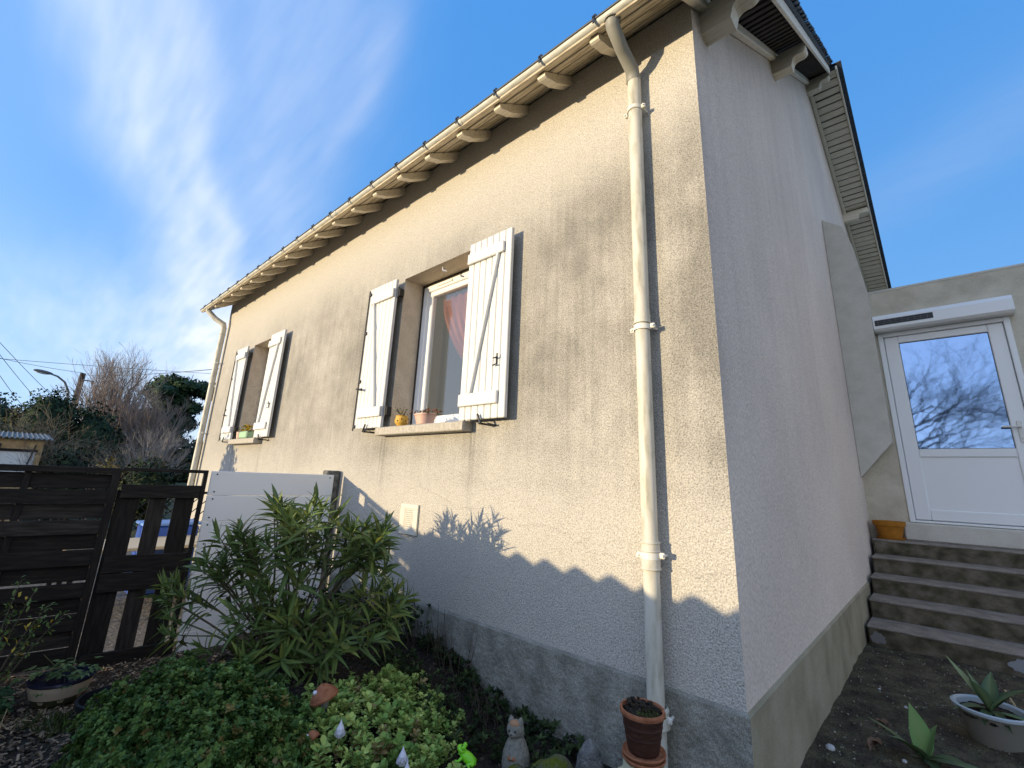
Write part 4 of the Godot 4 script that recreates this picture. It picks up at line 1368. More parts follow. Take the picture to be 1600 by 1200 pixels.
func make_fence() -> void:
	# white board panel against the wall
	var p := thing("white_panel", "white three board garden panel standing out from the facade behind the oleander", "panel")
	var ys := [1.213, 1.030, 0.842, 0.655, 0.468, 0.281, 0.094, -0.09]
	for i in 7:
		var m := M.new()
		board(m, 0.085, 1.03, ys[i + 1] + 0.0012, ys[i] - 0.0012, 0.0, 0.020, 0.003, -0.004)
		var b := part("board", m, mats["panel_white"], p)
		for t: float in [0.12, 0.99]:
			for y: float in [ys[i] - 0.028, ys[i + 1] + 0.025]:
				if (t < 0.5 and y > 1.0) and y < 1.17:
					continue
				var s := M.new()
				s.rod(fp(t, y, 0.008), fp(t, y, 0.0125), 0.006, -1.0, 8)
				part("screw", s, mats["black_iron"], b)
	var po := M.new()
	po.box(fp(0.075, 0.60, -0.10), Vector3(0.12, 1.30, 0.115), 0.008, Basis(Vector3.UP, -FA))
	part("post", po, mats["grey_stone"], p, "grey stone post between the panel and the facade")
	# dark gate with broad pales
	var g := thing("garden_gate", "dark brown wooden gate with gaps between broad upright pales", "gate")
	var m := M.new()
	board(m, 1.052, 1.080, -0.05, 1.212, 0.004, 0.040)
	part("stile", m, mats["dark_wood_up"], g)
	m = M.new()
	board(m, 1.080, 1.560, 1.188, 1.212, 0.004, 0.036)
	part("top_bar", m, mats["dark_wood"], g)
	for q: Array in [[1.006, 1.098], [0.52, 0.628], [0.405, 0.5185], [-0.055, 0.045]]:
		m = M.new()
		board(m, 1.082, 1.545, q[0], q[1], 0.014, 0.024, 0.003, rv(-0.006, 0.006))
		part("rail", m, mats["dark_wood"], g)
	for q: Array in [[1.105, 1.225], [1.275, 1.375], [1.432, 1.56]]:
		m = M.new()
		board(m, q[0], q[1], 0.0, 1.06, -0.012, 0.022)
		part("pale", m, mats["grey_wood_up" if q[0] > 1.2 and q[0] < 1.4 else "dark_wood_up"], g)
	# woven slat panel towards the camera
	var f := thing("slatted_fence", "dark brown fence of lapped horizontal slats left of the gate", "fence")
	var k := 0
	for i in 2:
		var t0 := 1.565 + i * 1.86
		var t1 := t0 + 1.80
		m = M.new()
		board(m, t0, t1, 1.165, 1.205, 0.0, 0.042)
		part("top_rail", m, mats["dark_wood"], f)
		for t: float in [t0, t1]:
			m = M.new()
			board(m, t, t + 0.045, -0.08, 1.20, 0.002, 0.046)
			part("upright", m, mats["dark_wood_up"], f)
		for t: float in [t0 + 0.44, t0 + 0.90, t0 + 1.34]:
			m = M.new()
			board(m, t, t + 0.035, 0.0, 1.165, -0.004, 0.010)
			part("batten", m, mats["dark_wood_up"], f)
		for s in 12:
			var y := 0.005 + s * 0.0965
			m = M.new()
			var side := 0.013 if s % 2 == 0 else -0.017
			var hgt := 0.099 if s % 2 == 0 else 0.094
			if s == 8 or s == 4 or s == 10:
				hgt = 0.089
			board(m, t0 + 0.03, t1 + 0.01, y, y + hgt, side, 0.010, 0.002, rv(-0.007, 0.007))
			part("slat", m, mats["grey_wood" if rv(0, 1) < 0.35 else "dark_wood"], f)
	# low lean-to behind the camera, whose corrugated roof edge draws the scalloped shadow on the facade
	var sh := thing("garden_shed", "low cement garden lean-to with corrugated roof opposite the house", "shed")
	m = M.new()
	m.prism(PackedVector2Array([Vector2(-3.70, -0.1), Vector2(2.6, -0.1), Vector2(2.6, 0.86), Vector2(-3.70, 1.12)]), Vector3(0, 0, 3.62), Vector3.RIGHT, Vector3.UP, Vector3.BACK * 1.6)
	part("wall", m, mats["annex_wall"], sh)
	m = M.new()
	var n := 330
	var x0 := -3.85
	var x1 := 2.75
	for i in n:
		var a := lerpf(x0, x1, float(i) / n)
		var b := lerpf(x0, x1, float(i + 1) / n)
		var ya := 1.192 - 0.043 * (a + 3.85) + 0.024 * sin(a * TAU / 0.205)
		var yb := 1.192 - 0.043 * (b + 3.85) + 0.024 * sin(b * TAU / 0.205)
		m.quad(Vector3(a, ya, 3.50), Vector3(b, yb, 3.50), Vector3(b, yb - 0.14, 5.4), Vector3(a, ya - 0.14, 5.4), Vector3.UP)
		m.quad(Vector3(a, ya - 0.008, 3.50), Vector3(b, yb - 0.008, 3.50), Vector3(b, yb - 0.148, 5.4), Vector3(a, ya - 0.148, 5.4), Vector3.DOWN)
		m.quad(Vector3(a, ya, 3.50), Vector3(b, yb, 3.50), Vector3(b, yb - 0.008, 3.50), Vector3(a, ya - 0.008, 3.50), Vector3.FORWARD)
	part("corrugated_roof", m, mats["fibre_cement"], sh)


# ------------------------------------------------------------------ plants near the house
func greens(dark: Color, light: Color) -> Color:
	return dark.lerp(light, rv(0, 1))


func make_oleander() -> void:
	var base := Vector3(-2.25, 0.14, 0.78)
	var o := thing("oleander", "tall green oleander shrub with narrow leaves in front of the white panel", "shrub", Vector3.ZERO)
	# leaf shapes shared by all leaves
	var shapes := []
	for i in 12:
		var m := M.new()
		m.colored = true
		m.col = [Color(0.058, 0.112, 0.024), Color(0.078, 0.138, 0.030), Color(0.046, 0.090, 0.028), Color(0.105, 0.160, 0.032), Color(0.16, 0.20, 0.038), Color(0.062, 0.115, 0.032)][i % 6]
		m.rib = 0.45
		if i == 10:
			m.col = Color(0.17, 0.20, 0.04)
		m.leaf(Vector3.ZERO, Vector3.BACK, Vector3.UP, rv(0.125, 0.18), rv(0.0105, 0.0140), rv(-0.05, 0.55), 0.45, 6)
		shapes.append(m.mesh())
	var tips := [Vector3(-2.20, 1.05, 1.00), Vector3(-2.28, 1.00, 0.96), Vector3(-2.12, 0.98, 0.98), Vector3(-1.80, 1.08, 0.97), Vector3(-1.92, 1.00, 0.78), Vector3(-1.76, 0.95, 0.68), Vector3(-2.45, 0.90, 1.10), Vector3(-2.36, 0.86, 1.12), Vector3(-2.30, 0.78, 1.06), Vector3(-1.72, 0.96, 0.58), Vector3(-1.64, 0.93, 0.62), Vector3(-1.86, 0.92, 0.70), Vector3(-1.78, 0.84, 0.60), Vector3(-2.05, 0.90, 0.98), Vector3(-2.00, 0.82, 0.90), Vector3(-2.68, 0.60, 1.32), Vector3(-2.55, 0.72, 1.22), Vector3(-2.47, 0.64, 1.18), Vector3(-1.72, 0.58, 0.47), Vector3(-1.62, 0.52, 0.52), Vector3(-1.84, 0.58, 0.62), Vector3(-2.18, 0.62, 1.00), Vector3(-2.06, 0.52, 0.92), Vector3(-1.95, 0.46, 0.86), Vector3(-2.30, 0.42, 1.08), Vector3(-1.90, 0.32, 0.98), Vector3(-2.08, 0.30, 1.10), Vector3(-2.6, 0.42, 1.32), Vector3(-1.75, 0.36, 0.80), Vector3(-2.60, 0.84, 1.16), Vector3(-1.66, 0.74, 0.58), Vector3(-2.0, 0.90, 0.92), Vector3(-2.2, 0.50, 1.12), Vector3(-1.62, 0.40, 0.66), Vector3(-2.40, 0.30, 1.2), Vector3(-2.74, 0.50, 1.34)]
	var leaves := []   # transforms
	var twigs := M.new()
	for k in tips.size():
		var tip: Vector3 = tips[k]
		var b := base + Vector3(rv(-0.10, 0.10), 0, rv(-0.06, 0.10))
		var mid := b.lerp(tip, 0.5) + Vector3(rv(-0.04, 0.04), rv(-0.02, 0.05), rv(-0.03, 0.03))
		mid.x = lerpf(mid.x, b.x, 0.25)
		mid.z = lerpf(mid.z, b.z, 0.25)
		var pts := PackedVector3Array()
		for i in 9:
			var t := i / 8.0
			pts.append(b.lerp(mid, t).lerp(mid.lerp(tip, t), t))
		var st := M.new()
		st.tube(pts, PackedFloat32Array([0.0085, 0.008, 0.0075, 0.007, 0.006, 0.005, 0.0045, 0.0035, 0.0025]), 6, false)
		part("stem", st, mats["stem_brown"] if k % 3 else mats["stem_green"], o)
		# each stem forks near its end, and every fork carries a dense head of leaves
		var axis0 := (tip - mid).normalized()
		var forks := [tip]
		for f in (3 if k < 24 else 1):
			forks.append(tip + (rdir() * Vector3(0.11, 0.07, 0.11) - axis0 * rv(0.03, 0.13)))
		for f in forks.size():
			var e: Vector3 = forks[f]
			var from: Vector3 = pts[6] if f == 0 else pts[5]
			var ax := (e - from).normalized()
			if f > 0:
				var tw := M.new()
				tw.tube(PackedVector3Array([from, from.lerp(e, 0.5) + rdir() * 0.008, e]), PackedFloat32Array([0.0045, 0.0035, 0.002]), 5, false)
				append_mesh(twigs, tw.mesh(), Transform3D.IDENTITY)
			ax = (ax + Vector3.UP * 0.35).normalized()
			var sx := ax.cross(Vector3.RIGHT if absf(ax.x) < 0.8 else Vector3.UP).normalized()
			var sy := ax.cross(sx)
			var whorls := rng.randi_range(4, 6)
			for w in whorls:
				var p := e - ax * (0.006 + 0.024 * w) + rdir() * 0.003
				var a0 := rv(0, TAU)
				for l in 3 if w > 0 else 4:
					if w > 3 and rv(0, 1) < 0.35:
						continue
					var a := a0 + TAU * l / 3.0 + rv(-0.35, 0.35)
					var open := lerpf(0.30, 1.30, clampf(float(w) / 4.0, 0, 1)) + rv(-0.15, 0.25)
					var dd := (ax * cos(open) + (sx * cos(a) + sy * sin(a)) * sin(open)).normalized()
					var x := ax.cross(dd).normalized()
					if x.length() < 0.1:
						x = sx
					var s := rv(0.72, 1.12) * (0.62 if w == 0 else 1.0)
					leaves.append(Transform3D(Basis(x, dd.cross(x), dd) * Basis(Vector3.BACK, rv(-0.4, 0.4)) * Basis.from_scale(Vector3.ONE * s), p))
	# the leaves nearest the camera first
	var cam := Vector3(0.683, 1.24, 2.15)
	leaves.sort_custom(func(a: Transform3D, b: Transform3D) -> bool: return a.origin.distance_squared_to(cam) < b.origin.distance_squared_to(cam))
	var rest := M.new()
	rest.colored = true
	for i in leaves.size():
		var k := rng.randi_range(0, 11)
		if i % 3 == 0 and k == 10:
			k = 1
		if i < 300:
			var l := part("leaf", shapes[k], mats["leaf"], o)
			l.transform = leaves[i]
		else:
			append_mesh(rest, shapes[k], leaves[i])
	if leaves.size() > 300:
		var r := part("leaves", rest, mats["leaf"], o)
		r.set_meta("kind", "stuff")
	part("twigs", twigs, mats["stem_green"], o)
	# one browned leaf
	var ds := M.new()
	ds.leaf(Vector3(-2.12, 0.90, 0.98), Vector3(-0.5, 0.25, 0.5).normalized(), Vector3.UP, 0.12, 0.009, 0.2, 0.5, 5)
	part("dead_leaf", ds, mat("dead_leaf", 0.12, 0.055, 0.025, 0.9), o, "withered brown leaf")


func append_mesh(m: M, mesh: ArrayMesh, x: Transform3D) -> void:
	var a := mesh.surface_get_arrays(0)
	var vs: PackedVector3Array = a[Mesh.ARRAY_VERTEX]
	var ns: PackedVector3Array = a[Mesh.ARRAY_NORMAL]
	var nb := x.basis.orthonormalized()
	m.v.append_array(x * vs)
	m.n.append_array(Transform3D(nb, Vector3.ZERO) * ns)
	if a[Mesh.ARRAY_COLOR] != null:
		m.c.append_array(a[Mesh.ARRAY_COLOR])
	else:
		for i in vs.size():
			m.c.append(Color.WHITE)


func sprig(n: int, length: float, w: float, spread: float, blunt: float, cupped := 0.0) -> ArrayMesh:
	var m := M.new()
	for i in n:
		var a := i * 2.4 + rv(-0.2, 0.2)
		var open := spread * (0.35 + 0.65 * float(i) / n)
		var d := Vector3(cos(a) * sin(open), cos(open), sin(a) * sin(open))
		m.leaf(Vector3(0, -0.004 * i * cupped, 0), d, Vector3.UP if open > 0.4 else Vector3(cos(a), 0.5, sin(a)), length * rv(0.75, 1.1), w, 0.3, 0.35, 4, blunt)
	return m.mesh()


func mass(called: String, label: String, category: String) -> Node3D:
	var o := thing(called, label, category)
	o.set_meta("kind", "stuff")
	return o


func make_ground_cover() -> void:
	# rounded mat of small leaves, sunk to the ground all round
	var mat_of := mass("ground_cover", "dense mound of small leaved green ground cover in front of the oleander", "ground cover")
	var sp := [sprig(6, 0.020, 0.006, 1.45, 0.0), sprig(7, 0.016, 0.0055, 1.55, 1.0)]
	var c := Vector3(-1.83, 0.02, 1.36)
	var r := Vector3(0.60, 0.33, 0.40)
	for k in 2:
		var xf := []
		var cols := []
		for i in 5600:
			var d := rdir()
			d.y = absf(d.y)
			var s := 1.0 + 0.34 * lump.get_noise_3dv(d * 2.2) + 0.20 * lump2.get_noise_3dv(d * 1.4) - pow(rv(0, 1), 3.0) * 0.22
			var p := c + d * r * s
			p.y = maxf(p.y, gh(p.x, p.z) + 0.008)
			var nn := (d / r).normalized()
			var ax := (nn + rdir() * 0.8 + Vector3.UP * 0.5).normalized()
			var x := ax.cross(Vector3(rv(-1, 1), 0.2, rv(-1, 1))).normalized()
			xf.append(Transform3D(Basis(x, ax, x.cross(ax)) * Basis.from_scale(Vector3.ONE * rv(0.7, 1.35)), p))
		for i in 53:
			if i % 17 == 5:
				cols.append(Color(0.20, 0.16, 0.05))
				continue
			cols.append(Color(0.038, 0.092, 0.020).lerp(Color(0.175, 0.275, 0.070), pow(rv(0, 1), 1.6)))
		scatter("foliage", sp[k], mats["leaf"], xf, cols, mat_of)
	var under_ := M.new()
	under_.ball(c, r * 0.70, Basis.IDENTITY, 24, 14, 0.1, lump2)
	setting("soil_mound", under_, mats["soil"])
	# stonecrop: pale rosettes
	var crop := mass("stonecrop", "patch of pale green stonecrop rosettes among the small ornaments", "ground cover")
	var ro := [sprig(12, 0.024, 0.0085, 1.62, 1.0, 0.6), sprig(10, 0.030, 0.0105, 1.55, 1.0, 0.6), sprig(13, 0.018, 0.0065, 1.65, 1.0, 0.6)]
	for k in 3:
		var xf := []
		var cols := []
		for i in 1050:
			var x := rv(-1.85, -0.86)
			var z := rv(0.20, 1.42)
			# a leaning patch from the back right to the front left
			var u := (x + 1.33) * 0.80 + (z - 0.78) * -0.60
			var q := (x + 1.33) * 0.60 + (z - 0.78) * 0.80
			if pow(q / 0.50, 2.0) + pow(u / 0.36, 2.0) > 1.0 + 0.9 * lump.get_noise_2d(x * 6.0, z * 6.0):
				continue
			if lump2.get_noise_2d(x * 5.0 + 9.0, z * 5.0) < -0.10:
				continue
			var tall := 0.02 + 0.05 * (1.0 - clampf(pow(q / 0.40, 2.0) + pow(u / 0.36, 2.0), 0, 1)) + rv(-0.015, 0.03)
			xf.append(Transform3D(Basis.from_euler(Vector3(rv(-0.4, 0.5), rv(0, TAU), rv(-0.5, 0.3))) * Basis.from_scale(Vector3.ONE * pow(rv(0.5, 1.3), 1.3)), Vector3(x, gh(x, z) + tall, z)))
		for i in 3 * 17:
			if i % 19 == 7:
				cols.append(Color(0.26, 0.20, 0.09))
				continue
			cols.append(Color(0.15, 0.27, 0.060).lerp(Color(0.42, 0.52, 0.15), pow(rv(0, 1), 1.2)))
		scatter("rosettes", ro[k], mats["leaf_matt"], xf, cols, crop)
	# low dark weeds along the foot of the wall
	var weeds := mass("wall_weeds", "low dark weeds along the foot of the facade", "weeds")
	var wd := [sprig(6, 0.03, 0.008, 1.3, 0.0), sprig(5, 0.022, 0.008, 1.4, 1.0)]
	for k in 2:
		var xf := []
		var cols := []
		for i in 900:
			var x := rv(-3.2, -0.7)
			var z := pow(rv(0, 1), 1.6) * (0.5 if x > -1.9 else 0.7) + 0.03
			if lump.get_noise_2d(x * 5.0 + 3.0, z * 5.0) < -0.05:
				continue
			var up := rv(0, 0.05) + (rv(0, 0.16) if x < -1.9 else 0.0)
			xf.append(Transform3D(Basis.from_euler(Vector3(rv(-0.8, 0.8), rv(0, TAU), rv(-0.8, 0.8))) * Basis.from_scale(Vector3.ONE * rv(0.6, 1.3)), Vector3(x, gh(x, z) + 0.01 + up, z)))
		for i in 41:
			cols.append(Color(0.016, 0.030, 0.010).lerp(Color(0.055, 0.085, 0.028), pow(rv(0, 1), 2.0)))
		scatter("foliage", wd[k], mats["leaf_matt"], xf, cols, weeds)
	# bare winter stems against the plinth
	for q: Array in [[-2.0, 0.12, 20, "bare brown stems against the plinth right of the oleander"], [-1.62, 0.10, 20, "bare brown stems against the plinth, middle clump of three"], [-1.20, 0.20, 26, "dark tuft of bare stems beside the stonecrop near the cat figurine"]]:
		var t := thing("dormant_perennial", q[3], "dormant plant", Vector3.ZERO, 0.0, "bare stemmed plants along the facade")
		for i in q[2]:
			var x: float = q[0] + rv(-0.17, 0.17)
			var z: float = q[1] + rv(-0.06, 0.08)
			var hgt := rv(0.12, 0.34) if q[0] < -1.5 else rv(0.07, 0.17)
			var p := Vector3(x, gh(x, z), z)
			var lean := Vector3(rv(-0.3, 0.35), 1, rv(-0.1, 0.4))
			var m := M.new()
			var b := p + lean.normalized() * hgt * 0.5 + Vector3(rv(-0.015, 0.015), 0, rv(-0.01, 0.01))
			var e := p + lean.normalized() * hgt
			m.tube(PackedVector3Array([p, b, e]), PackedFloat32Array([0.0028, 0.0022, 0.0012]), 4, false)
			if rv(0, 1) < 0.6:
				m.rod(b, b + Vector3(rv(-0.05, 0.05), rv(0.03, 0.09), rv(-0.02, 0.05)), 0.0016, 0.0008, 4)
			part("stem", m, mats["twig"], t)


func branchy(m: M, p: Vector3, d: Vector3, length: float, r: float, depth: int, up: float, spread: float, seg: int, tipr := 0.004) -> void:
	var n := 4
	var pts := PackedVector3Array([p])
	var rr := PackedFloat32Array([r])
	var dd := d
	for i in n:
		dd = (dd + rdir() * 0.16 + Vector3.UP * up * 0.25).normalized()
		pts.append(pts[-1] + dd * length / n)
		rr.append(lerpf(r, maxf(r * 0.55, tipr * 0.6), (i + 1.0) / n))
	m.tube(pts, rr, seg, false)
	if depth <= 0:
		return
	var kids := 3 if depth > 2 else 4
	for k in kids:
		var t := rv(0.35, 1.0) if k > 0 else 1.0
		var fi := t * n
		var i0 := mini(int(fi), n - 1)
		var q := pts[i0].lerp(pts[i0 + 1], fi - i0)
		var side := rdir()
		side = (side - dd * side.dot(dd)).normalized()
		branchy(m, q, (dd + side * spread * rv(0.5, 1.2) + Vector3.UP * up * 0.3).normalized(), length * rv(0.55, 0.85), lerpf(r, r * 0.55, t) * 0.62 + 0.0, depth - 1, up, spread, maxi(3, seg - 1), tipr)


func crown(blobs: Array, n: int, size: float, dark: Color, light: Color, outer := 0.55) -> M:
	var m := M.new()
	m.colored = true
	for b: Array in blobs:
		var c: Vector3 = b[0]
		var r: Vector3 = b[1]
		# the dense inner leaves
		m.col = dark
		if n > 1000:
			m.ball(c, r * (0.80 if n > 10000 else 0.66), Basis.IDENTITY, 20, 12, 0.22, lump2)
		for i in int(n * b[2]):
			var d := rdir()
			var s := pow(rv(0, 1), outer) * (1.0 + 0.35 * lump2.get_noise_3dv(c + d * 0.9))
			var p := c + d * r * s
			var clump := lump2.get_noise_3dv(p * 0.6)
			if clump < -0.12 and rv(0, 1) < 0.75:
				continue
			m.col = dark.lerp(light, clampf(rv(0, 1) * 0.7 + clump * 0.7, 0, 1))
			var a := rdir()
			var u := a.cross(rdir()).normalized() * size * rv(0.5, 1.2)
			var w := a * size * rv(0.6, 1.6)
			var nn := (d + Vector3.UP * 0.4 + rdir() * 0.5).normalized()
			m.tri(p - u * 0.5, p + u * 0.5, p + w, nn, nn, nn)
	return m


# ------------------------------------------------------------------ garden objects
func make_garden_things() -> void:
	# potted ivy on the left, by the fence
	var t := thing("planter_bowl", "cream bowl planter with black rim and trailing ivy in front of the fence", "planter", Vector3(-3.02, gh(-3.02, 1.66), 1.66))
	var m := M.new()
	m.lathe(PackedVector2Array([Vector2(0, 0), Vector2(0.065, 0.0), Vector2(0.10, 0.035), Vector2(0.118, 0.065)]), 28)
	part("lower_band", m, mats["pot_pattern"], t, "dark leaf patterned lower band")
	m = M.new()
	m.lathe(PackedVector2Array([Vector2(0.118, 0.065), Vector2(0.130, 0.10), Vector2(0.136, 0.125)]), 28)
	part("bowl", m, mats["pot_cream"], t)
	m = M.new()
	m.lathe(PackedVector2Array([Vector2(0.136, 0.125), Vector2(0.143, 0.132), Vector2(0.141, 0.142), Vector2(0.128, 0.140), Vector2(0.122, 0.12), Vector2(0, 0.118)]), 28)
	part("rim", m, mats["pot_blue_rim"], t)
	for i in 9:
		m = M.new()
		m.colored = true
		m.col = Color(0.34, 0.29, 0.20)
		var a := TAU * i / 9.0
		for s: float in [-0.6, 0.0, 0.6]:
			m.leaf(Vector3(cos(a) * 0.108, 0.045, sin(a) * 0.108), Vector3(-sin(a) * sin(s) + cos(a) * 0.45, 0.9 * cos(s), cos(a) * sin(s) + sin(a) * 0.45).normalized(), Vector3(cos(a), 0, sin(a)), 0.026, 0.005, 0.0, 0.1, 3)
		part("leaf_motif", m, mats["paint"], t)
	m = M.new()
	m.colored = true
	for i in 70:
		var a := rv(0, TAU)
		var r := rv(0.0, 0.19)
		var p := Vector3(cos(a) * r, 0.145 + rv(0.0, 0.06) - maxf(0.0, r - 0.12) * 0.5, sin(a) * r)
		m.col = greens(Color(0.04, 0.075, 0.025), Color(0.16, 0.22, 0.08))
		for s: float in [-0.9, 0.0, 0.9]:
			var b := a + s + rv(-0.4, 0.4)
			m.leaf(p, Vector3(cos(b), rv(-0.2, 0.4), sin(b)).normalized(), Vector3.UP, rv(0.022, 0.036), 0.010, 0.3, 0.3, 3)
	part("ivy", m, mats["leaf_matt"], t)
	for q: Array in [[Vector3(0.1, 0.14, 0), Vector3(0.22, 0.19, 0.02)], [Vector3(-0.05, 0.14, 0), Vector3(-0.02, 0.26, 0.10)]]:
		m = M.new()
		m.rod(q[0], q[1], 0.003, 0.0015, 5)
		part("runner", m, mats["stem_green"], t)
	# black bucket
	t = thing("black_tub", "black plastic plant tub standing at the foot of the gate", "tub", Vector3(-2.56, -0.10, 1.50))
	m = M.new()
	m.lathe(PackedVector2Array([Vector2(0, 0), Vector2(0.115, 0), Vector2(0.138, 0.185), Vector2(0.150, 0.188), Vector2(0.150, 0.210), Vector2(0.139, 0.212), Vector2(0.130, 0.17)]), 32)
	part("shell", m, mats["black_plastic"], t)
	m = M.new()
	m.lathe(PackedVector2Array([Vector2(0.130, 0.17), Vector2(0.07, 0.178), Vector2(0, 0.172)]), 20)
	part("compost", m, mats["soil"], t)
	# cream jar with two saucers and the dark pot, in front of the downpipe
	var jp := Vector3(-0.185, 0.0, 0.49)
	t = thing("cream_jar", "pale cream upturned jar carrying a pot in front of the downpipe", "jar", jp)
	m = M.new()
	m.lathe(PackedVector2Array([Vector2(0.20, -0.02), Vector2(0.205, 0.10), Vector2(0.185, 0.20), Vector2(0.150, 0.255), Vector2(0.108, 0.288), Vector2(0.078, 0.306), Vector2(0.068, 0.330), Vector2(0.066, 0.352), Vector2(0, 0.352)]), 36)
	part("body", m, mats["cream_jar"], t)
	t = thing("plant_saucer", "two stacked terracotta saucers between the cream jar and dark pot", "saucer", jp + Vector3(0, 0.353, 0))
	for i in 2:
		m = M.new()
		m.lathe(PackedVector2Array([Vector2(0, 0), Vector2(0.062, 0), Vector2(0.072, 0.012), Vector2(0.070, 0.017), Vector2(0.058, 0.012), Vector2(0, 0.010)]), 28, Transform3D(Basis(Vector3.BACK, 0.03 * i), Vector3(0.002 * i, 0.014 * i, 0)))
		part("saucer", m, mats["terracotta"], t)
	t = thing("dark_flower_pot", "dark brown ribbed flower pot with terracotta rim on the cream jar", "flower pot", jp + Vector3(0, 0.381, 0))
	m = M.new()
	m.lathe(PackedVector2Array([Vector2(0, 0), Vector2(0.050, 0), Vector2(0.053, 0.010), Vector2(0.0585, 0.042), Vector2(0.0605, 0.046), Vector2(0.0600, 0.052), Vector2(0.0635, 0.072), Vector2(0.0655, 0.076), Vector2(0.0650, 0.083), Vector2(0.0675, 0.095), Vector2(0.0690, 0.100), Vector2(0.0680, 0.106)]), 36)
	part("body", m, mats["dark_pot"], t)
	m = M.new()
	m.lathe(PackedVector2Array([Vector2(0.068, 0.106), Vector2(0.0745, 0.108), Vector2(0.0760, 0.116), Vector2(0.0735, 0.123), Vector2(0.0675, 0.122), Vector2(0.0650, 0.112)]), 36)
	part("rim", m, mats["terracotta"], t)
	m = M.new()
	m.ball(Vector3(0, 0.108, 0), Vector3(0.066, 0.014, 0.066), Basis.IDENTITY, 20, 8, 0.5, lump2)
	for i in 60:
		var a := rv(0, TAU)
		var r := rv(0, 0.05)
		m.ball(Vector3(cos(a) * r - 0.01, 0.118 + rv(-0.004, 0.014), sin(a) * r - 0.01), Vector3.ONE * rv(0.004, 0.010), Basis.IDENTITY, 6, 4)
	part("soil", m, mats["soil"], t)
	m = M.new()
	m.colored = true
	for i in 60:
		m.col = greens(Color(0.04, 0.06, 0.012), Color(0.10, 0.13, 0.03))
		var p := Vector3(0.032 + rv(-0.028, 0.028), 0.116, 0.022 + rv(-0.026, 0.026))
		m.leaf(p, (rdir() + Vector3.UP * 1.4).normalized(), Vector3.RIGHT, rv(0.008, 0.02), 0.0022, 0.3, 0.3, 3)
	part("moss", m, mats["leaf_matt"], t)
	# stones
	for q: Array in [[Vector3(-0.66, 0.055, 0.36), Vector3(0.085, 0.085, 0.075), "moss_stone", "round stone with a thick green moss cap right of the cat figurine", 1], [Vector3(-0.755, 0.045, 0.47), Vector3(0.060, 0.062, 0.055), "moss_stone", "smaller mossy stone at the feet of the cat figurine", 2], [Vector3(-0.585, 0.06, 0.215), Vector3(0.055, 0.135, 0.06), "grey_stone", "upright rough grey stone against the plinth", 3], [Vector3(-0.965, 0.075, 0.655), Vector3(0.035, 0.02, 0.028), "sheet_white", "small white pebble in front of the stonecrop patch", 4]]:
		m = M.new()
		m.ball(q[0], q[1], Basis(Vector3.UP, q[4]), 26, 16, 0.45, fnl(400 + q[4], 0.5, 4))
		solo("stone", m, mats[q[2]], q[3], "stone")
	make_cat(Vector3(-0.825, gh(-0.825, 0.40) - 0.01, 0.40))
	make_frog(Vector3(-0.945, gh(-0.945, 0.58) + 0.055, 0.58))
	# mushrooms
	for q: Array in [[Vector3(-1.52, gh(-1.52, 0.93), 0.93), 0.062, 0.10, "large terracotta mushroom ornament leaning between oleander and stonecrop"], [Vector3(-1.36, gh(-1.36, 1.05), 1.05), 0.028, 0.075, "small orange capped mushroom ornament half hidden in the stonecrop"]]:
		t = thing("mushroom_ornament", q[3], "ornament", q[0], 0.0, "mushroom ornaments in the bed")
		var r: float = q[1]
		var hh: float = q[2]
		var tl := Transform3D(Basis(Vector3(0.68, 0, 0.73).normalized(), 0.38), Vector3(0, hh, 0))
		m = M.new()
		m.lathe(PackedVector2Array([Vector2(0, r * 0.02), Vector2(r * 0.95, -r * 0.12), Vector2(r, 0.0), Vector2(r * 0.92, r * 0.22), Vector2(r * 0.66, r * 0.52), Vector2(r * 0.34, r * 0.78), Vector2(r * 0.12, r * 0.88), Vector2(0, r * 0.9)]), 28, tl)
		part("cap", m, mats["terracotta"], t)
		m = M.new()
		m.lathe(PackedVector2Array([Vector2(r * 0.45, -0.03), Vector2(r * 0.36, hh * 0.4), Vector2(r * 0.30, hh)]), 16)
		part("foot", m, mats["figurine"], t)
		m = M.new()
		m.ball(tl * Vector3(r * 0.10, r * 0.62, r * 0.60), Vector3.ONE * r * 0.16, Basis.IDENTITY, 10, 6)
		part("spot", m, mats["ceramic_white"], t)
	# white flower bud ornaments
	for q: Array in [[Vector3(-1.0, 0.175, 0.862), 0.0, "white bud ornament, left one of the pair at the front of stonecrop"], [Vector3(-0.925, 0.165, 0.895), 0.5, "white bud ornament, right one of the pair at the front of stonecrop"], [Vector3(-1.262, 0.215, 0.985), 1.0, "white bud ornament in the left of the stonecrop beside the small mushroom"]]:
		t = thing("bud_ornament", q[2], "ornament", q[0], q[1], "white bud ornaments in the stonecrop")
		m = M.new()
		m.lathe(PackedVector2Array([Vector2(0.0, -0.012), Vector2(0.010, -0.008), Vector2(0.0165, 0.008), Vector2(0.0145, 0.024), Vector2(0.006, 0.040), Vector2(0.0005, 0.054)]), 18)
		part("bud", m, mats["ceramic_white"], t)
		for k in 3:
			m = M.new()
			var a := TAU * k / 3.0 + 0.6
			m.leaf(Vector3(cos(a) * 0.009, -0.008, sin(a) * 0.009), Vector3(cos(a) * 0.42, 0.9, sin(a) * 0.42).normalized(), Vector3(cos(a), 0, sin(a)), 0.034, 0.013, 0.35, 0.5, 5)
			part("petal", m, mats["ceramic_white"], t)
		m = M.new()
		m.rod(Vector3(0, -0.012, 0), Vector3(0, -0.16, 0), 0.003)
		part("stalk", m, mats["stem_green"], t)
	# flower pot by the door
	var zz := -4.60
	t = thing("orange_flower_pot", "empty orange flower pot on the top step left of the door", "flower pot", Vector3(0.185, 0.771, zz))
	m = M.new()
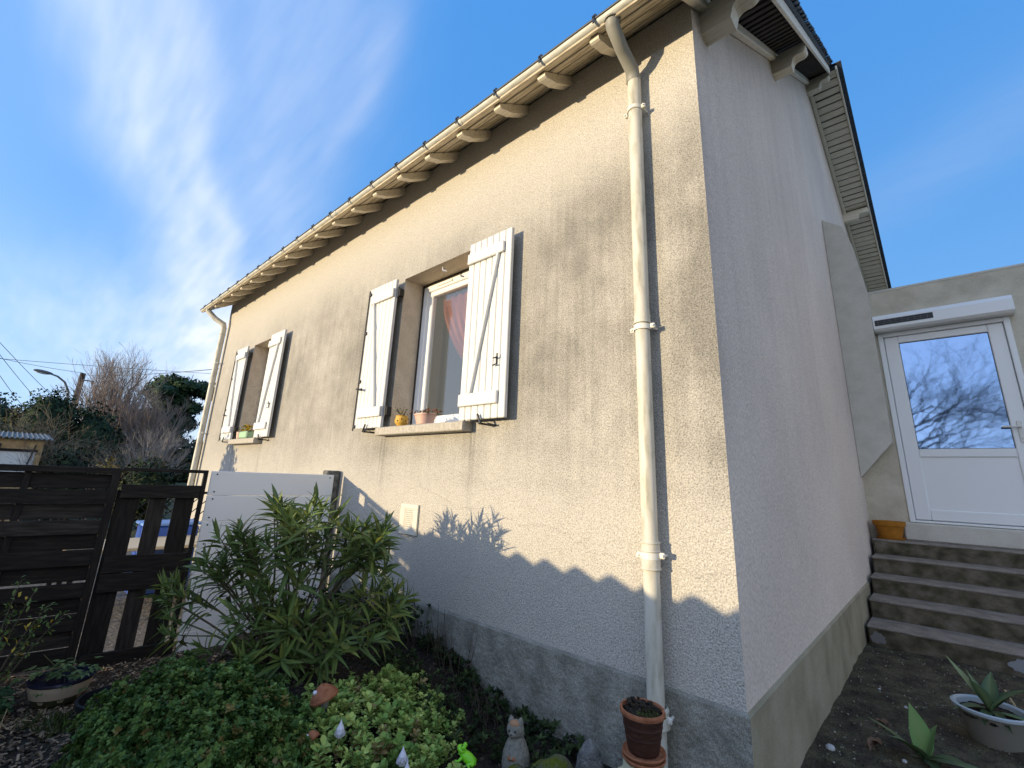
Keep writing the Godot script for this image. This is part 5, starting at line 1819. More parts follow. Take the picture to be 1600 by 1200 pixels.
	m.lathe(PackedVector2Array([Vector2(0, 0.016), Vector2(0.098, 0.016), Vector2(0.128, 0.138), Vector2(0.142, 0.140), Vector2(0.148, 0.185), Vector2(0.136, 0.187), Vector2(0.128, 0.15)]), 32)
	m.lathe(PackedVector2Array([Vector2(0.128, 0.15), Vector2(0.09, 0.05), Vector2(0, 0.05)]), 24)
	part("body", m, mats["orange_pot"], t)
	m = M.new()
	m.lathe(PackedVector2Array([Vector2(0, 0.0), Vector2(0.118, 0.0), Vector2(0.130, 0.020), Vector2(0.124, 0.022), Vector2(0.112, 0.012), Vector2(0, 0.012)]), 28)
	part("saucer", m, mats["orange_pot"], t)
	# pots on the window sills
	var sy := 1.618
	t = thing("yellow_sill_pot", "round yellow speckled pot with twiggy plant at left of near window sill", "flower pot", Vector3(-2.49, sy, 0.02))
	m = M.new()
	m.lathe(PackedVector2Array([Vector2(0, 0), Vector2(0.032, 0), Vector2(0.052, 0.025), Vector2(0.056, 0.05), Vector2(0.047, 0.075), Vector2(0.050, 0.082), Vector2(0.044, 0.083), Vector2(0.038, 0.07), Vector2(0, 0.07)]), 24)
	part("pot", m, mats["pot_yellow"], t)
	for i in 10:
		m = M.new()
		var a := TAU * i / 10.0
		m.ball(Vector3(cos(a) * 0.0545, 0.038 + 0.016 * (i % 2), sin(a) * 0.0545), Vector3(0.006, 0.008, 0.006), Basis.IDENTITY, 8, 5)
		part("speckle", m, mat("speckle", 0.20, 0.10, 0.02, 0.6), t)
	m = M.new()
	for i in 9:
		var a := rv(0, TAU)
		m.tube(PackedVector3Array([Vector3(0, 0.07, 0), Vector3(cos(a) * 0.02, 0.10, sin(a) * 0.02), Vector3(cos(a) * rv(0.04, 0.075), rv(0.11, 0.15), sin(a) * 0.05)]), PackedFloat32Array([0.005, 0.004, 0.003]), 6, true)
	part("twigs", m, mats["stem_brown"], t)
	m = M.new()
	m.colored = true
	for i in 30:
		m.col = greens(Color(0.10, 0.12, 0.03), Color(0.26, 0.22, 0.06))
		m.leaf(Vector3(rv(-0.06, 0.06), rv(0.09, 0.145), rv(-0.04, 0.04)), rdir(), Vector3.UP, 0.018, 0.006, 0.2, 0.3, 3, 1.0)
	part("leaves", m, mats["leaf_matt"], t)
	t = thing("pink_sill_planter", "pink oval planter of red tinged succulents on near window sill", "planter", Vector3(-2.18, sy, 0.02))
	m = M.new()
	m.lathe(PackedVector2Array([Vector2(0, 0), Vector2(0.060, 0), Vector2(0.078, 0.066), Vector2(0.084, 0.068), Vector2(0.084, 0.080), Vector2(0.074, 0.080), Vector2(0.068, 0.065), Vector2(0, 0.065)]), 28, Transform3D(Basis.from_scale(Vector3(1.45, 1, 0.72)), Vector3.ZERO))
	part("pot", m, mats["pot_pink"], t)
	m = M.new()
	m.colored = true
	for i in 130:
		m.col = Color(0.10, 0.12, 0.04).lerp(Color(0.30, 0.07, 0.04), pow(rv(0, 1), 1.5))
		m.leaf(Vector3(rv(-0.13, 0.13), rv(0.068, 0.105), rv(-0.06, 0.06)), (rdir() + Vector3.UP * 0.6).normalized(), Vector3.UP, 0.022, 0.008, 0.1, 0.3, 3, 1.0)
	part("succulents", m, mats["leaf_matt"], t)
	t = thing("green_sill_planter", "pale green planter with yellow flowers on the far window sill", "planter", Vector3(-6.02, sy, 0.03))
	m = M.new()
	m.box(Vector3(0, 0.045, 0), Vector3(0.28, 0.09, 0.09), 0.012)
	part("pot", m, mats["pot_green"], t)
	m = M.new()
	m.colored = true
	for i in 120:
		m.col = Color(0.10, 0.15, 0.03).lerp(Color(0.60, 0.36, 0.02), 1.0 if rv(0, 1) < 0.5 else 0.0)
		m.leaf(Vector3(rv(-0.16, 0.16), rv(0.09, 0.16), rv(-0.05, 0.05)), (rdir() + Vector3.UP * 0.5).normalized(), Vector3.UP, 0.03, 0.012, 0.1, 0.3, 3, 1.0)
	part("flowers", m, mats["leaf_matt"], t)
	t = thing("cream_sill_pot", "slim cream pot left of the pale green planter on far window sill", "flower pot", Vector3(-6.26, sy, 0.03))
	m = M.new()
	m.lathe(PackedVector2Array([Vector2(0, 0), Vector2(0.035, 0), Vector2(0.044, 0.09), Vector2(0.040, 0.09), Vector2(0.036, 0.08), Vector2(0, 0.08)]), 18)
	part("pot", m, mats["pot_pink"], t)
	make_leaf_pots()
	make_left_plants()


func make_cat(at: Vector3) -> void:
	var t := thing("cat_figurine", "grey stone cat figurine with orange heart sitting beside the mossy stones", "figurine", at, 0.35)
	var m := M.new()
	m.lathe(PackedVector2Array([Vector2(0, 0), Vector2(0.050, 0.0), Vector2(0.058, 0.012), Vector2(0.060, 0.04), Vector2(0.055, 0.075), Vector2(0.044, 0.105), Vector2(0.033, 0.125), Vector2(0.030, 0.135), Vector2(0.034, 0.142), Vector2(0, 0.15)]), 28)
	part("body", m, mats["figurine"], t)
	m = M.new()
	m.ball(Vector3(-0.004, 0.158, 0.006), Vector3(0.038, 0.035, 0.036), Basis.IDENTITY, 22, 14)
	m.ball(Vector3(-0.006, 0.150, 0.036), Vector3(0.017, 0.012, 0.012), Basis.IDENTITY, 12, 8)
	for s: float in [-1.0, 1.0]:
		m.lathe(PackedVector2Array([Vector2(0.015, 0.0), Vector2(0.011, 0.012), Vector2(0.002, 0.024)]), 12, Transform3D(Basis(Vector3.BACK, -s * 0.20), Vector3(-0.004 + s * 0.020, 0.182, 0.002)))
	part("head", m, mats["figurine"], t)
	m = M.new()
	m.ball(Vector3(-0.004, 0.180, 0.016), Vector3(0.024, 0.015, 0.020), Basis.IDENTITY, 12, 8)
	part("face_patch", m, mat("cat_orange", 0.33, 0.19, 0.11, 0.9), t, "faded orange brow")
	m = M.new()
	m.ball(Vector3(-0.009, 0.071, 0.050), Vector3(0.011, 0.011, 0.006), Basis.IDENTITY, 10, 6)
	m.ball(Vector3(0.009, 0.071, 0.050), Vector3(0.011, 0.011, 0.006), Basis.IDENTITY, 10, 6)
	m.lathe(PackedVector2Array([Vector2(0, -0.020), Vector2(0.018, 0.003), Vector2(0, 0.006)]), 12, Transform3D(Basis.from_scale(Vector3(1, 1, 0.4)), Vector3(0, 0.067, 0.051)))
	part("heart", m, mat("heart_orange", 0.30, 0.12, 0.06, 0.9), t)
	m = M.new()
	for s: float in [-1.0, 1.0]:
		m.ball(Vector3(s * 0.022, 0.012, 0.050), Vector3(0.015, 0.013, 0.022), Basis.IDENTITY, 12, 8)
	part("paws", m, mats["figurine"], t)
	m = M.new()
	for s: float in [-1.0, 1.0]:
		m.ball(Vector3(s * 0.014 - 0.005, 0.163, 0.040), Vector3(0.004, 0.005, 0.003), Basis.IDENTITY, 8, 6)
	m.ball(Vector3(-0.006, 0.153, 0.048), Vector3(0.004, 0.003, 0.003), Basis.IDENTITY, 8, 6)
	part("eyes_and_nose", m, mats["black_iron"], t)
	m = M.new()
	m.tube(PackedVector3Array([Vector3(0.03, 0.012, -0.045), Vector3(0.062, 0.014, -0.02), Vector3(0.066, 0.016, 0.02), Vector3(0.05, 0.018, 0.046)]), PackedFloat32Array([0.012, 0.011, 0.010, 0.008]), 10)
	part("tail", m, mats["figurine"], t)


func make_frog(at: Vector3) -> void:
	var t := thing("frog_ornament", "bright green plastic frog ornament at the right edge of stonecrop", "ornament", at, 0.5)
	t.rotation = Vector3(0.0, 0.55, -0.5)
	var m := M.new()
	m.ball(Vector3(0.012, 0.0, 0), Vector3(0.040, 0.020, 0.022), Basis.IDENTITY, 18, 12)
	m.ball(Vector3(-0.026, 0.010, 0), Vector3(0.022, 0.013, 0.020), Basis.IDENTITY, 16, 10)
	for s: float in [-1.0, 1.0]:
		m.tube(PackedVector3Array([Vector3(0.04, 0.0, s * 0.014), Vector3(0.022, -0.004, s * 0.030), Vector3(0.046, -0.016, s * 0.032)]), PackedFloat32Array([0.011, 0.008, 0.005]), 8)
		m.tube(PackedVector3Array([Vector3(-0.01, -0.006, s * 0.016), Vector3(-0.016, -0.022, s * 0.024), Vector3(-0.03, -0.026, s * 0.028)]), PackedFloat32Array([0.007, 0.005, 0.004]), 8)
	part("body", m, mats["frog_green"], t)
	for s: float in [-1.0, 1.0]:
		m = M.new()
		m.ball(Vector3(-0.022, 0.025, s * 0.011), Vector3.ONE * 0.0095, Basis.IDENTITY, 12, 8)
		var e := part("eye", m, mats["frog_green"], t)
		m = M.new()
		m.ball(Vector3(-0.030, 0.027, s * 0.012), Vector3.ONE * 0.004, Basis.IDENTITY, 8, 6)
		part("pupil", m, mats["black_iron"], e)
	m = M.new()
	m.ball(Vector3(-0.044, 0.008, 0), Vector3(0.007, 0.003, 0.013), Basis.IDENTITY, 10, 6)
	part("mouth", m, mats["dark_red"], t)


func big_leaf(m: M, d: Vector3, length: float, w: float, bend: float, col: Color) -> void:
	m.colored = true
	m.col = col
	m.rib = 0.35
	m.leaf(Vector3.ZERO, d.normalized(), Vector3.UP, length, w, bend, 0.3, 9)


func make_leaf_pots() -> void:
	var p := Vector3(0.70, 0.0, -1.68)
	var t := thing("blue_rimmed_pot", "pale blue and cream rimmed pot with broad leaves below the steps", "flower pot", p)
	var m := M.new()
	m.lathe(PackedVector2Array([Vector2(0, 0), Vector2(0.10, 0), Vector2(0.135, 0.13), Vector2(0.140, 0.15)]), 30)
	part("body", m, mat("pot_taupe", 0.17, 0.155, 0.125, 0.7), t)
	m = M.new()
	m.lathe(PackedVector2Array([Vector2(0.140, 0.15), Vector2(0.155, 0.155), Vector2(0.158, 0.168), Vector2(0.148, 0.172), Vector2(0.134, 0.165), Vector2(0.130, 0.14)]), 30)
	part("rim", m, mats["pot_sky"], t)
	m = M.new()
	m.ball(Vector3(0, 0.135, 0), Vector3(0.132, 0.02, 0.132), Basis.IDENTITY, 20, 8, 0.5, lump2)
	part("soil", m, mats["soil"], t)
	var g0 := Color(0.055, 0.10, 0.055)
	var g1 := Color(0.10, 0.17, 0.09)
	for q: Array in [[Vector3(-0.2, 0.9, 0.35), 0.20, 0.036, 0.25, g1], [Vector3(0.1, 0.75, -0.5), 0.22, 0.036, 0.2, g0], [Vector3(-0.62, 0.85, -0.15), 0.27, 0.040, -0.05, g1], [Vector3(-0.35, 0.95, -0.2), 0.19, 0.024, 0.05, g0], [Vector3(0.45, 0.78, 0.1), 0.24, 0.046, 0.35, g1], [Vector3(0.55, 0.80, -0.3), 0.20, 0.034, 0.3, g0], [Vector3(-0.6, 0.35, 0.5), 0.18, 0.028, 0.45, g0], [Vector3(0.9, 0.10, 0.25), 0.26, 0.024, 0.15, g1], [Vector3(-0.2, 0.3, 0.9), 0.16, 0.026, 0.5, g0], [Vector3(0.3, 0.4, 0.8), 0.15, 0.024, 0.7, g0]]:
		m = M.new()
		big_leaf(m, q[0], q[1], q[2], q[3], q[4])
		var l := part("leaf", m, mats["leaf"], t)
		l.position = Vector3(0, 0.15, 0)
	p = Vector3(0.43, 0.0, -1.16)
	t = thing("broad_leaved_plant", "young broad leaved green plant growing nearest the camera below the steps", "plant", p)
	for q: Array in [[Vector3(-0.72, 0.62, 0.25), 0.25, 0.034, 0.1, g0], [Vector3(-0.35, 0.7, 0.5), 0.20, 0.042, 0.3, g1], [Vector3(0.6, 0.6, 0.4), 0.20, 0.040, 0.35, g1], [Vector3(-0.10, 1.0, -0.10), 0.23, 0.056, 0.05, Color(0.13, 0.24, 0.08)], [Vector3(0.22, 0.9, -0.2), 0.17, 0.036, 0.2, Color(0.11, 0.20, 0.08)], [Vector3(0.95, 0.35, 0.10), 0.28, 0.030, 0.25, g1], [Vector3(-0.55, 0.8, 0.5), 0.19, 0.030, 0.3, g0], [Vector3(-0.9, 0.25, 0.6), 0.14, 0.022, 0.4, g1], [Vector3(0.3, 0.5, 0.8), 0.16, 0.03, 0.5, g0]]:
		m = M.new()
		big_leaf(m, q[0], q[1], q[2], q[3], q[4])
		var l := part("leaf", m, mats["leaf"], t)
		l.position = Vector3(0, 0.01, 0)
	# pinkish knob on a dark red pot at the right edge
	t = thing("small_red_pot", "small dark red pot topped by a pale pink knob at the steps", "flower pot", Vector3(0.895, 0.0, -1.80))
	m = M.new()
	m.lathe(PackedVector2Array([Vector2(0, 0), Vector2(0.05, 0), Vector2(0.068, 0.10), Vector2(0.060, 0.10), Vector2(0, 0.095)]), 20)
	part("pot", m, mats["dark_red"], t)
	m = M.new()
	m.ball(Vector3(-0.005, 0.13, 0), Vector3(0.048, 0.044, 0.045), Basis.IDENTITY, 18, 12, 0.2, lump2)
	part("knob", m, mats["pink_ornament"], t)
	m = M.new()
	m.rod(Vector3(0.82, 0.10, -1.88), Vector3(0.775, 0.20, -1.95), 0.006)
	solo("cane", m, mats["straw"], "short tan cane leaning beside the dark red pot", "cane")


func make_left_plants() -> void:
	# shrub with yellowing leaves at the left edge
	var t := thing("yellowing_shrub", "shrub with small green and yellow leaves at left in front of fence", "shrub")
	var base := Vector3(-3.02, -0.03, 1.96)
	var tips := [Vector3(-3.02, 0.62, 1.93), Vector3(-2.98, 0.56, 1.87), Vector3(-2.93, 0.50, 1.80), Vector3(-2.90, 0.44, 1.74), Vector3(-3.08, 0.40, 1.80), Vector3(-3.0, 0.48, 1.93), Vector3(-2.95, 0.40, 1.84), Vector3(-3.1, 0.55, 2.02), Vector3(-2.9, 0.55, 2.05), Vector3(-3.0, 0.25, 1.86), Vector3(-2.95, 0.33, 1.95)]
	var lm := M.new()
	lm.colored = true
	for k in tips.size():
		var e: Vector3 = tips[k]
		var mid := base.lerp(e, 0.55) + Vector3(rv(-0.05, 0.05), 0.06, rv(-0.05, 0.05))
		var pts := PackedVector3Array()
		for i in 7:
			var s := i / 6.0
			pts.append(base.lerp(mid, s).lerp(mid.lerp(e, s), s))
		var m := M.new()
		m.tube(pts, PackedFloat32Array([0.006, 0.005, 0.005, 0.004, 0.003, 0.002, 0.0015]), 5, false)
		part("stem", m, mats["stem_brown"], t)
		for i in 34:
			var s := rv(0.55, 1.0)
			var fi := s * 6.0
			var i0 := mini(int(fi), 5)
			var p := pts[i0].lerp(pts[i0 + 1], fi - i0) + rdir() * rv(0.0, 0.03)
			var y := rv(0, 1)
			lm.col = Color(0.05, 0.10, 0.025).lerp(Color(0.15, 0.20, 0.055), rv(0, 1)) if y < 0.86 else Color(0.42, 0.30, 0.04)
			lm.leaf(p, (rdir() + Vector3(0.2, 0.3, -0.2)).normalized(), Vector3.UP, rv(0.02, 0.034), 0.0065, 0.2, 0.3, 3, 1.0)
	part("leaves", lm, mats["leaf"], t).set_meta("kind", "stuff")
	# ivy clump under it
	t = thing("ivy_clump", "dark green ivy clump at the left edge under the yellowing shrub", "plant")
	var m := M.new()
	m.colored = true
	for i in 300:
		var p := Vector3(-2.98 + rv(-0.22, 0.12), 0.0, 1.98 + rv(-0.12, 0.26))
		p.y = gh(p.x, p.z) + rv(0.01, 0.15) * (1.0 - absf(p.x + 3.0) * 2.0)
		m.col = greens(Color(0.022, 0.055, 0.02), Color(0.06, 0.12, 0.045))
		for s: float in [-0.9, 0.0, 0.9]:
			var b := rv(0, TAU) * 0.2 + s - 0.8
			m.leaf(p, Vector3(cos(b), rv(-0.1, 0.4), sin(b)).normalized(), Vector3.UP, rv(0.03, 0.045), 0.013, 0.3, 0.3, 3)
	part("foliage", m, mats["leaf_matt"], t).set_meta("kind", "stuff")
	for i in 14:
		m = M.new()
		var p := Vector3(-2.72 + rv(-0.16, 0.1), 0.02, 1.80 + rv(-0.05, 0.16))
		p.y = gh(p.x, p.z) + 0.005
		var q := p + Vector3(rv(-0.05, 0.12), rv(0.0, 0.05), rv(-0.1, 0.05))
		m.tube(PackedVector3Array([p, p.lerp(q, 0.5) + Vector3(0, rv(0.01, 0.05), 0), q]), PackedFloat32Array([0.002, 0.002, 0.0012]), 4, false)
		part("runner", m, mats["straw"], t)


# ------------------------------------------------------------------ beyond the fence
func make_background() -> void:
	# trellis, table and blue crate seen through the gate
	var t := thing("trellis_screen", "dark diamond trellis screen seen through the gaps of the gate", "trellis")
	var m := M.new()
	var o := Vector3(-6.6, 0.30, 0.75)
	for s: float in [-1.0, 1.0]:
		for i in 22:
			var c := i * 0.125 - 0.7
			var a := Vector2(c, 0.0)
			var b := Vector2(c + s * 0.6, 0.6)
			m = M.new()
			m.bar(o + Vector3(0.006 * s, a.y, a.x), o + Vector3(0.006 * s, b.y, b.x), 0.008, 0.018, Vector3.RIGHT)
			part("lath", m, mats["dark_wood_up"], t)
	for q: Array in [[0.0, 0.0], [0.6, 0.0]]:
		m = M.new()
		m.bar(o + Vector3(0, q[0], -0.9), o + Vector3(0, q[0], 2.4), 0.03, 0.03)
		part("rail", m, mats["dark_wood"], t)
	for z: float in [-0.9, 0.75, 2.4]:
		m = M.new()
		m.bar(o + Vector3(0, -0.38, z), o + Vector3(0, 0.62, z), 0.04, 0.04, Vector3.RIGHT)
		part("post", m, mats["dark_wood_up"], t)
	t = thing("garden_table", "cream topped garden table behind the gate", "table", Vector3(-5.2, -0.075, 1.05))
	m = M.new()
	m.box(Vector3(0, 0.56, 0), Vector3(0.75, 0.03, 1.1), 0.005)
	part("tabletop", m, mats["cream_board"], t)
	for sx: float in [-0.32, 0.32]:
		for sz: float in [-0.48, 0.48]:
			m = M.new()
			m.box(Vector3(sx, 0.27, sz), Vector3(0.04, 0.545, 0.04), 0.004)
			part("leg", m, mats["black_plastic"], t)
	t = thing("blue_crate", "blue plastic crate standing beyond the garden table", "crate", Vector3(-5.75, -0.075, 0.72))
	m = M.new()
	m.box(Vector3(0, 0.34, 0), Vector3(0.36, 0.68, 0.5), 0.02)
	part("body", m, mats["blue_plastic"], t)
	m = M.new()
	m.box(Vector3(0, 0.695, 0), Vector3(0.40, 0.03, 0.54), 0.008)
	part("rim", m, mat("blue_light", 0.16, 0.30, 0.62, 0.5), t)
	# conifer added out of view at left to shade the foot of the far window
	t = thing("shade_conifer", "unseen round conifer added to shade the wall under the far window", "tree")
	part("crown", crown([[Vector3(-7.77, 0.92, 2.9), Vector3(0.36, 1.0, 0.36), 1.0]], 9000, 0.06, Color(0.02, 0.04, 0.015), Color(0.05, 0.08, 0.03)), mats["leaf_matt"], t).set_meta("kind", "stuff")
	m = M.new()
	m.rod(Vector3(-7.77, -0.1, 2.9), Vector3(-7.77, 1.2, 2.9), 0.06, 0.03)
	part("trunk", m, mats["bark"], t)
	make_shed()
	# hedges and trees
	t = thing("evergreen_bush", "large dark evergreen bush left of the bare trees", "shrub")
	part("foliage", crown([[Vector3(-20.5, 1.75, 1.35), Vector3(1.2, 1.8, 0.95), 1.0], [Vector3(-20.3, 1.4, 0.25), Vector3(1.2, 1.65, 0.9), 0.8], [Vector3(-21.2, 1.7, 2.6), Vector3(1.2, 1.5, 0.9), 0.5], [Vector3(-20.4, 0.8, -0.2), Vector3(1, 1.1, 0.6), 0.35]], 17000, 0.085, Color(0.016, 0.034, 0.014), Color(0.065, 0.098, 0.034)), mats["leaf_matt"], t).set_meta("kind", "stuff")
	m = M.new()
	for i in 5:
		branchy(m, Vector3(-20.5, -0.1, 1.0 + rv(-0.5, 0.5)), Vector3(rv(-0.2, 0.2), 1, rv(-0.3, 0.3)).normalized(), 1.1, 0.06, 2, 0.3, 0.5, 5)
	part("branches", m, mats["bark"], t)
	# tangled pale brush in front of it
	t = thing("dead_brush", "tangle of pale dry canes above the corrugated shed roof", "shrub")
	m = M.new()
	for i in 38:
		branchy(m, Vector3(-18.0 + rv(-0.6, 0.6), 0.85 + rv(0, 0.5), 1.5 + rv(-0.5, 0.9)), Vector3(rv(-0.3, 0.3), 0.9, rv(-1.1, 0.4)).normalized(), rv(0.5, 0.9), 0.013, 2, -0.05, 0.9, 3, 0.005)
	part("canes", m, mat("cane_pale", 0.26, 0.20, 0.13, 0.9), t)
	part("foliage", crown([[Vector3(-18.3, 1.55, 2.35), Vector3(0.9, 0.9, 0.8), 1.0], [Vector3(-18.3, 1.1, 1.2), Vector3(0.8, 0.8, 0.8), 0.4]], 4200, 0.07, Color(0.05, 0.06, 0.022), Color(0.19, 0.19, 0.08)), mats["leaf_matt"], t).set_meta("kind", "stuff")
	# low shrubs behind the fence
	var n := 0
	for q: Array in [[Vector3(-13.5, 0.75, 1.05), Vector3(0.6, 0.8, 0.45), "dark leafy shrub just behind the fence beside the shed"], [Vector3(-16.0, 0.8, 0.5), Vector3(0.8, 0.9, 0.7), "dark green shrub behind the fence below the bare brown tree"], [Vector3(-17.5, 0.75, -0.55), Vector3(0.9, 0.95, 0.7), "lighter green shrub below the bare grey tree"], [Vector3(-12.0, 0.7, -0.1), Vector3(0.6, 0.7, 0.55), "low dark shrub behind the gate beside the far downpipe"]]:
		t = thing("garden_shrub", q[2], "shrub", Vector3.ZERO, 0.0, "shrubs behind the fence")
		var lt := Color(0.06, 0.085, 0.03) if n != 2 else Color(0.15, 0.19, 0.05)  # the third shrub gets a lighter leaf colour
		part("foliage", crown([[q[0], q[1], 1.0]], 5200, 0.06, Color(0.014, 0.026, 0.010), lt), mats["leaf_matt"], t).set_meta("kind", "stuff")
		m = M.new()
		for i in 9:
			branchy(m, Vector3(q[0].x + rv(-0.3, 0.3), -0.1, q[0].z + rv(-0.3, 0.3)), Vector3(rv(-0.4, 0.4), 1, rv(-0.4, 0.4)).normalized(), 0.8, 0.014, 3, 0.1, 0.7, 4)
		part("branches", m, mats["twig_grey"], t)
		n += 1
	# small yellow flowering plant
	t = thing("yellow_bush", "small bush with yellow orange leaves peeping over the fence", "shrub")
	part("foliage", crown([[Vector3(-11.0, 1.12, 0.75), Vector3(0.2, 0.26, 0.2), 1.0]], 110, 0.05, Color(0.10, 0.10, 0.03), Color(0.34, 0.24, 0.06), 0.8), mats["leaf_matt"], t).set_meta("kind", "stuff")
	m = M.new()
	for i in 4:
		m.rod(Vector3(-11, -0.1, 0.85), Vector3(-11 + rv(-0.2, 0.2), 1.2, 0.85 + rv(-0.2, 0.2)), 0.010, 0.005, 5)
	part("stem", m, mats["twig_grey"], t)
	# bare trees: base, height, half width, stems, twig radius, colour
	var brown := mat("winter_twigs", 0.27, 0.215, 0.18, 0.9)
	var grey := mat("winter_twigs_grey", 0.34, 0.30, 0.26, 0.9)
	for q: Array in [[Vector3(-22, -0.1, -0.4), 4.7, 1.15, 40, 0.028, brown, "dense brown leafless shrub tree right of the dark evergreen bush"], [Vector3(-27, -0.1, -0.75), 6.1, 0.95, 20, 0.024, grey, "tall thin grey leafless tree rising behind the brown one"], [Vector3(-21, -0.1, -1.45), 3.5, 1.2, 30, 0.025, brown, "leafless brown thicket in front of the pine beside the house"], [Vector3(-16.5, -0.1, -0.85), 2.2, 0.8, 20, 0.016, grey, "small leafless grey bush low behind the gate"]]:
		t = thing("bare_tree", q[6], "tree", Vector3.ZERO, 0.0, "bare winter trees beyond the fence")
		var tr := M.new()
		var tw := M.new()
		var hh: float = q[1]
		var hw: float = q[2]
		var r: float = q[4]
		for i in q[3]:
			# a leader from the foot to the dome of the crown, fanning out
			var a: float = i * 2.4
			var k: float = sqrt((i + 0.5) / float(q[3]))
			var out := Vector3(cos(a), 0, sin(a)) * hw * k
			var b: Vector3 = q[0] + out * 0.12
			var e: Vector3 = q[0] + out + Vector3.UP * hh * (0.52 + 0.46 * sqrt(maxf(0.0, 1.0 - k * k))) * rv(0.90, 1.03)
			var mid := b.lerp(e, 0.45) + Vector3.UP * 0.10 * hh * k + rdir() * 0.05
			var pts := PackedVector3Array()
			var rr := PackedFloat32Array()
			for j in 8:
				var s := j / 7.0
				pts.append(b.lerp(mid, s).lerp(mid.lerp(e, s), s) + rdir() * 0.02)
				rr.append(lerpf(r * 1.7, r * 0.35, s))
			tr.tube(pts, rr, 4, false)
			for j in 8:
				var s := rv(0.30, 1.0)
				var i0 := mini(int(s * 7.0), 6)
				var p := pts[i0].lerp(pts[i0 + 1], s * 7.0 - i0)
				var dd := ((pts[i0 + 1] - pts[i0]).normalized() + rdir() * 0.42 + out * 0.2 / hw).normalized()
				branchy(tw, p, dd, hh * rv(0.08, 0.17), r * 0.55, 2, 0.22, 0.42, 3, r * 0.25)
		part("trunk", tr, q[5], t)
		part("crown", tw, q[5], t)
	# pine
	t = thing("pine_tree", "dark green pine with flat layered crown beside the house", "tree")
	var blobs := []
	for i in 18:
		blobs.append([Vector3(-39 + rv(-1.5, 1.5), 4.2 + rv(0.0, 3.0), -5.4 + rv(-1.8, 2.0)), Vector3(1.3, 0.50, 0.95), 0.09])
	blobs.append([Vector3(-39, 5.9, -5.2), Vector3(1.6, 1.6, 1.25), 0.6])
	blobs.append([Vector3(-39, 3.6, -5.0), Vector3(1.7, 1.6, 1.5), 0.4])
	part("crown", crown(blobs, 12000, 0.19, Color(0.020, 0.046, 0.022), Color(0.065, 0.11, 0.042)), mats["leaf_matt"], t).set_meta("kind", "stuff")
	m = M.new()
	branchy(m, Vector3(-39, -0.1, -5.3), Vector3.UP, 3.4, 0.24, 2, 0.3, 0.6, 7, 0.02)
	part("trunk", m, mats["bark"], t)
	# far hedge line closes the horizon
	m = crown([[Vector3(-46, 1.0, 8), Vector3(2.5, 2.2, 10), 1.0], [Vector3(-48, 1.0, -9), Vector3(2.5, 2.4, 10), 1.0], [Vector3(-50, 1.2, -26), Vector3(3, 2.6, 10), 0.8]], 7000, 0.5, Color(0.016, 0.026, 0.012), Color(0.065, 0.075, 0.032))
	var hd := part(numbered("hedgerow"), m, mats["leaf_matt"], self)
	tag(hd, "far hedgerow closing the view beyond the gardens", "hedge")
	hd.set_meta("kind", "stuff")
	make_far_house()
	make_street()
	make_reflected_tree()


func make_shed() -> void:
	var t := thing("corrugated_shed", "small ochre shed with corrugated roof peeping over the fence at left", "shed")
	var m := M.new()
	var zr := 1.52
	m.span(Vector3(-17.2, -0.14, zr), Vector3(-14.6, 1.66, 5.5), 0.01)
	part("wall", m, mats["shed_wall"], t)
	m = M.new()
	var n := 420
	for i in n:
		var a := lerpf(zr - 0.12, 5.6, float(i) / n)
		var b := lerpf(zr - 0.12, 5.6, float(i + 1) / n)
		var ya := 1.70 + 0.016 * sin(a * TAU / 0.085)
		var yb := 1.70 + 0.016 * sin(b * TAU / 0.085)
		m.quad(Vector3(-14.45, ya, a), Vector3(-14.45, yb, b), Vector3(-17.3, yb + 0.22, b), Vector3(-17.3, ya + 0.22, a), Vector3.UP)
		m.quad(Vector3(-14.45, ya - 0.012, a), Vector3(-14.45, yb - 0.012, b), Vector3(-17.3, yb + 0.208, b), Vector3(-17.3, ya + 0.208, a), Vector3.DOWN)
		m.quad(Vector3(-14.45, ya, a), Vector3(-14.45, yb, b), Vector3(-14.45, yb - 0.012, b), Vector3(-14.45, ya - 0.012, a), Vector3.RIGHT)
	part("corrugated_roof", m, mats["fibre_cement"], t)
	m = M.new()
	m.span(Vector3(-14.595, 0.7, zr + 0.10), Vector3(-14.56, 1.40, 3.4), 0.004)
	part("white_sheet", m, mats["sheet_white"], t, "white board covering the shed opening")
	m = M.new()
	m.span(Vector3(-14.60, 1.40, zr + 0.08), Vector3(-14.53, 1.455, 3.5), 0.006)
	part("lintel", m, mats["dark_wood"], t)
	for q: Array in [[zr + 0.13, 1.12, 0.018], [2.22, 1.05, 0.05]]:
		m = M.new()
		m.bar(Vector3(-14.535, 1.56, q[0]), Vector3(-14.535, q[1], q[0] + 0.06), q[2] * 1.6, 0.02, Vector3.RIGHT)
		part("strap", m, mats["black_iron"], t)


func make_far_house() -> void:
	var t := thing("distant_house", "pale distant house glimpsed through the bare trees", "house", Vector3(-34, -0.14, -1.4))
	var m := M.new()
	m.span(Vector3(-2, 0, -2.6), Vector3(2, 2.3, 2.6), 0.02)
	part("wall", m, mats["annex_wall"], t)
	m = M.new()
	m.prism(PackedVector2Array([Vector2(-2.9, 2.3), Vector2(2.9, 2.3), Vector2(0, 3.3)]), Vector3(-2.2, 0, 0), Vector3.BACK, Vector3.UP, Vector3.RIGHT * 4.4)
	part("roof", m, mats["slate"], t)


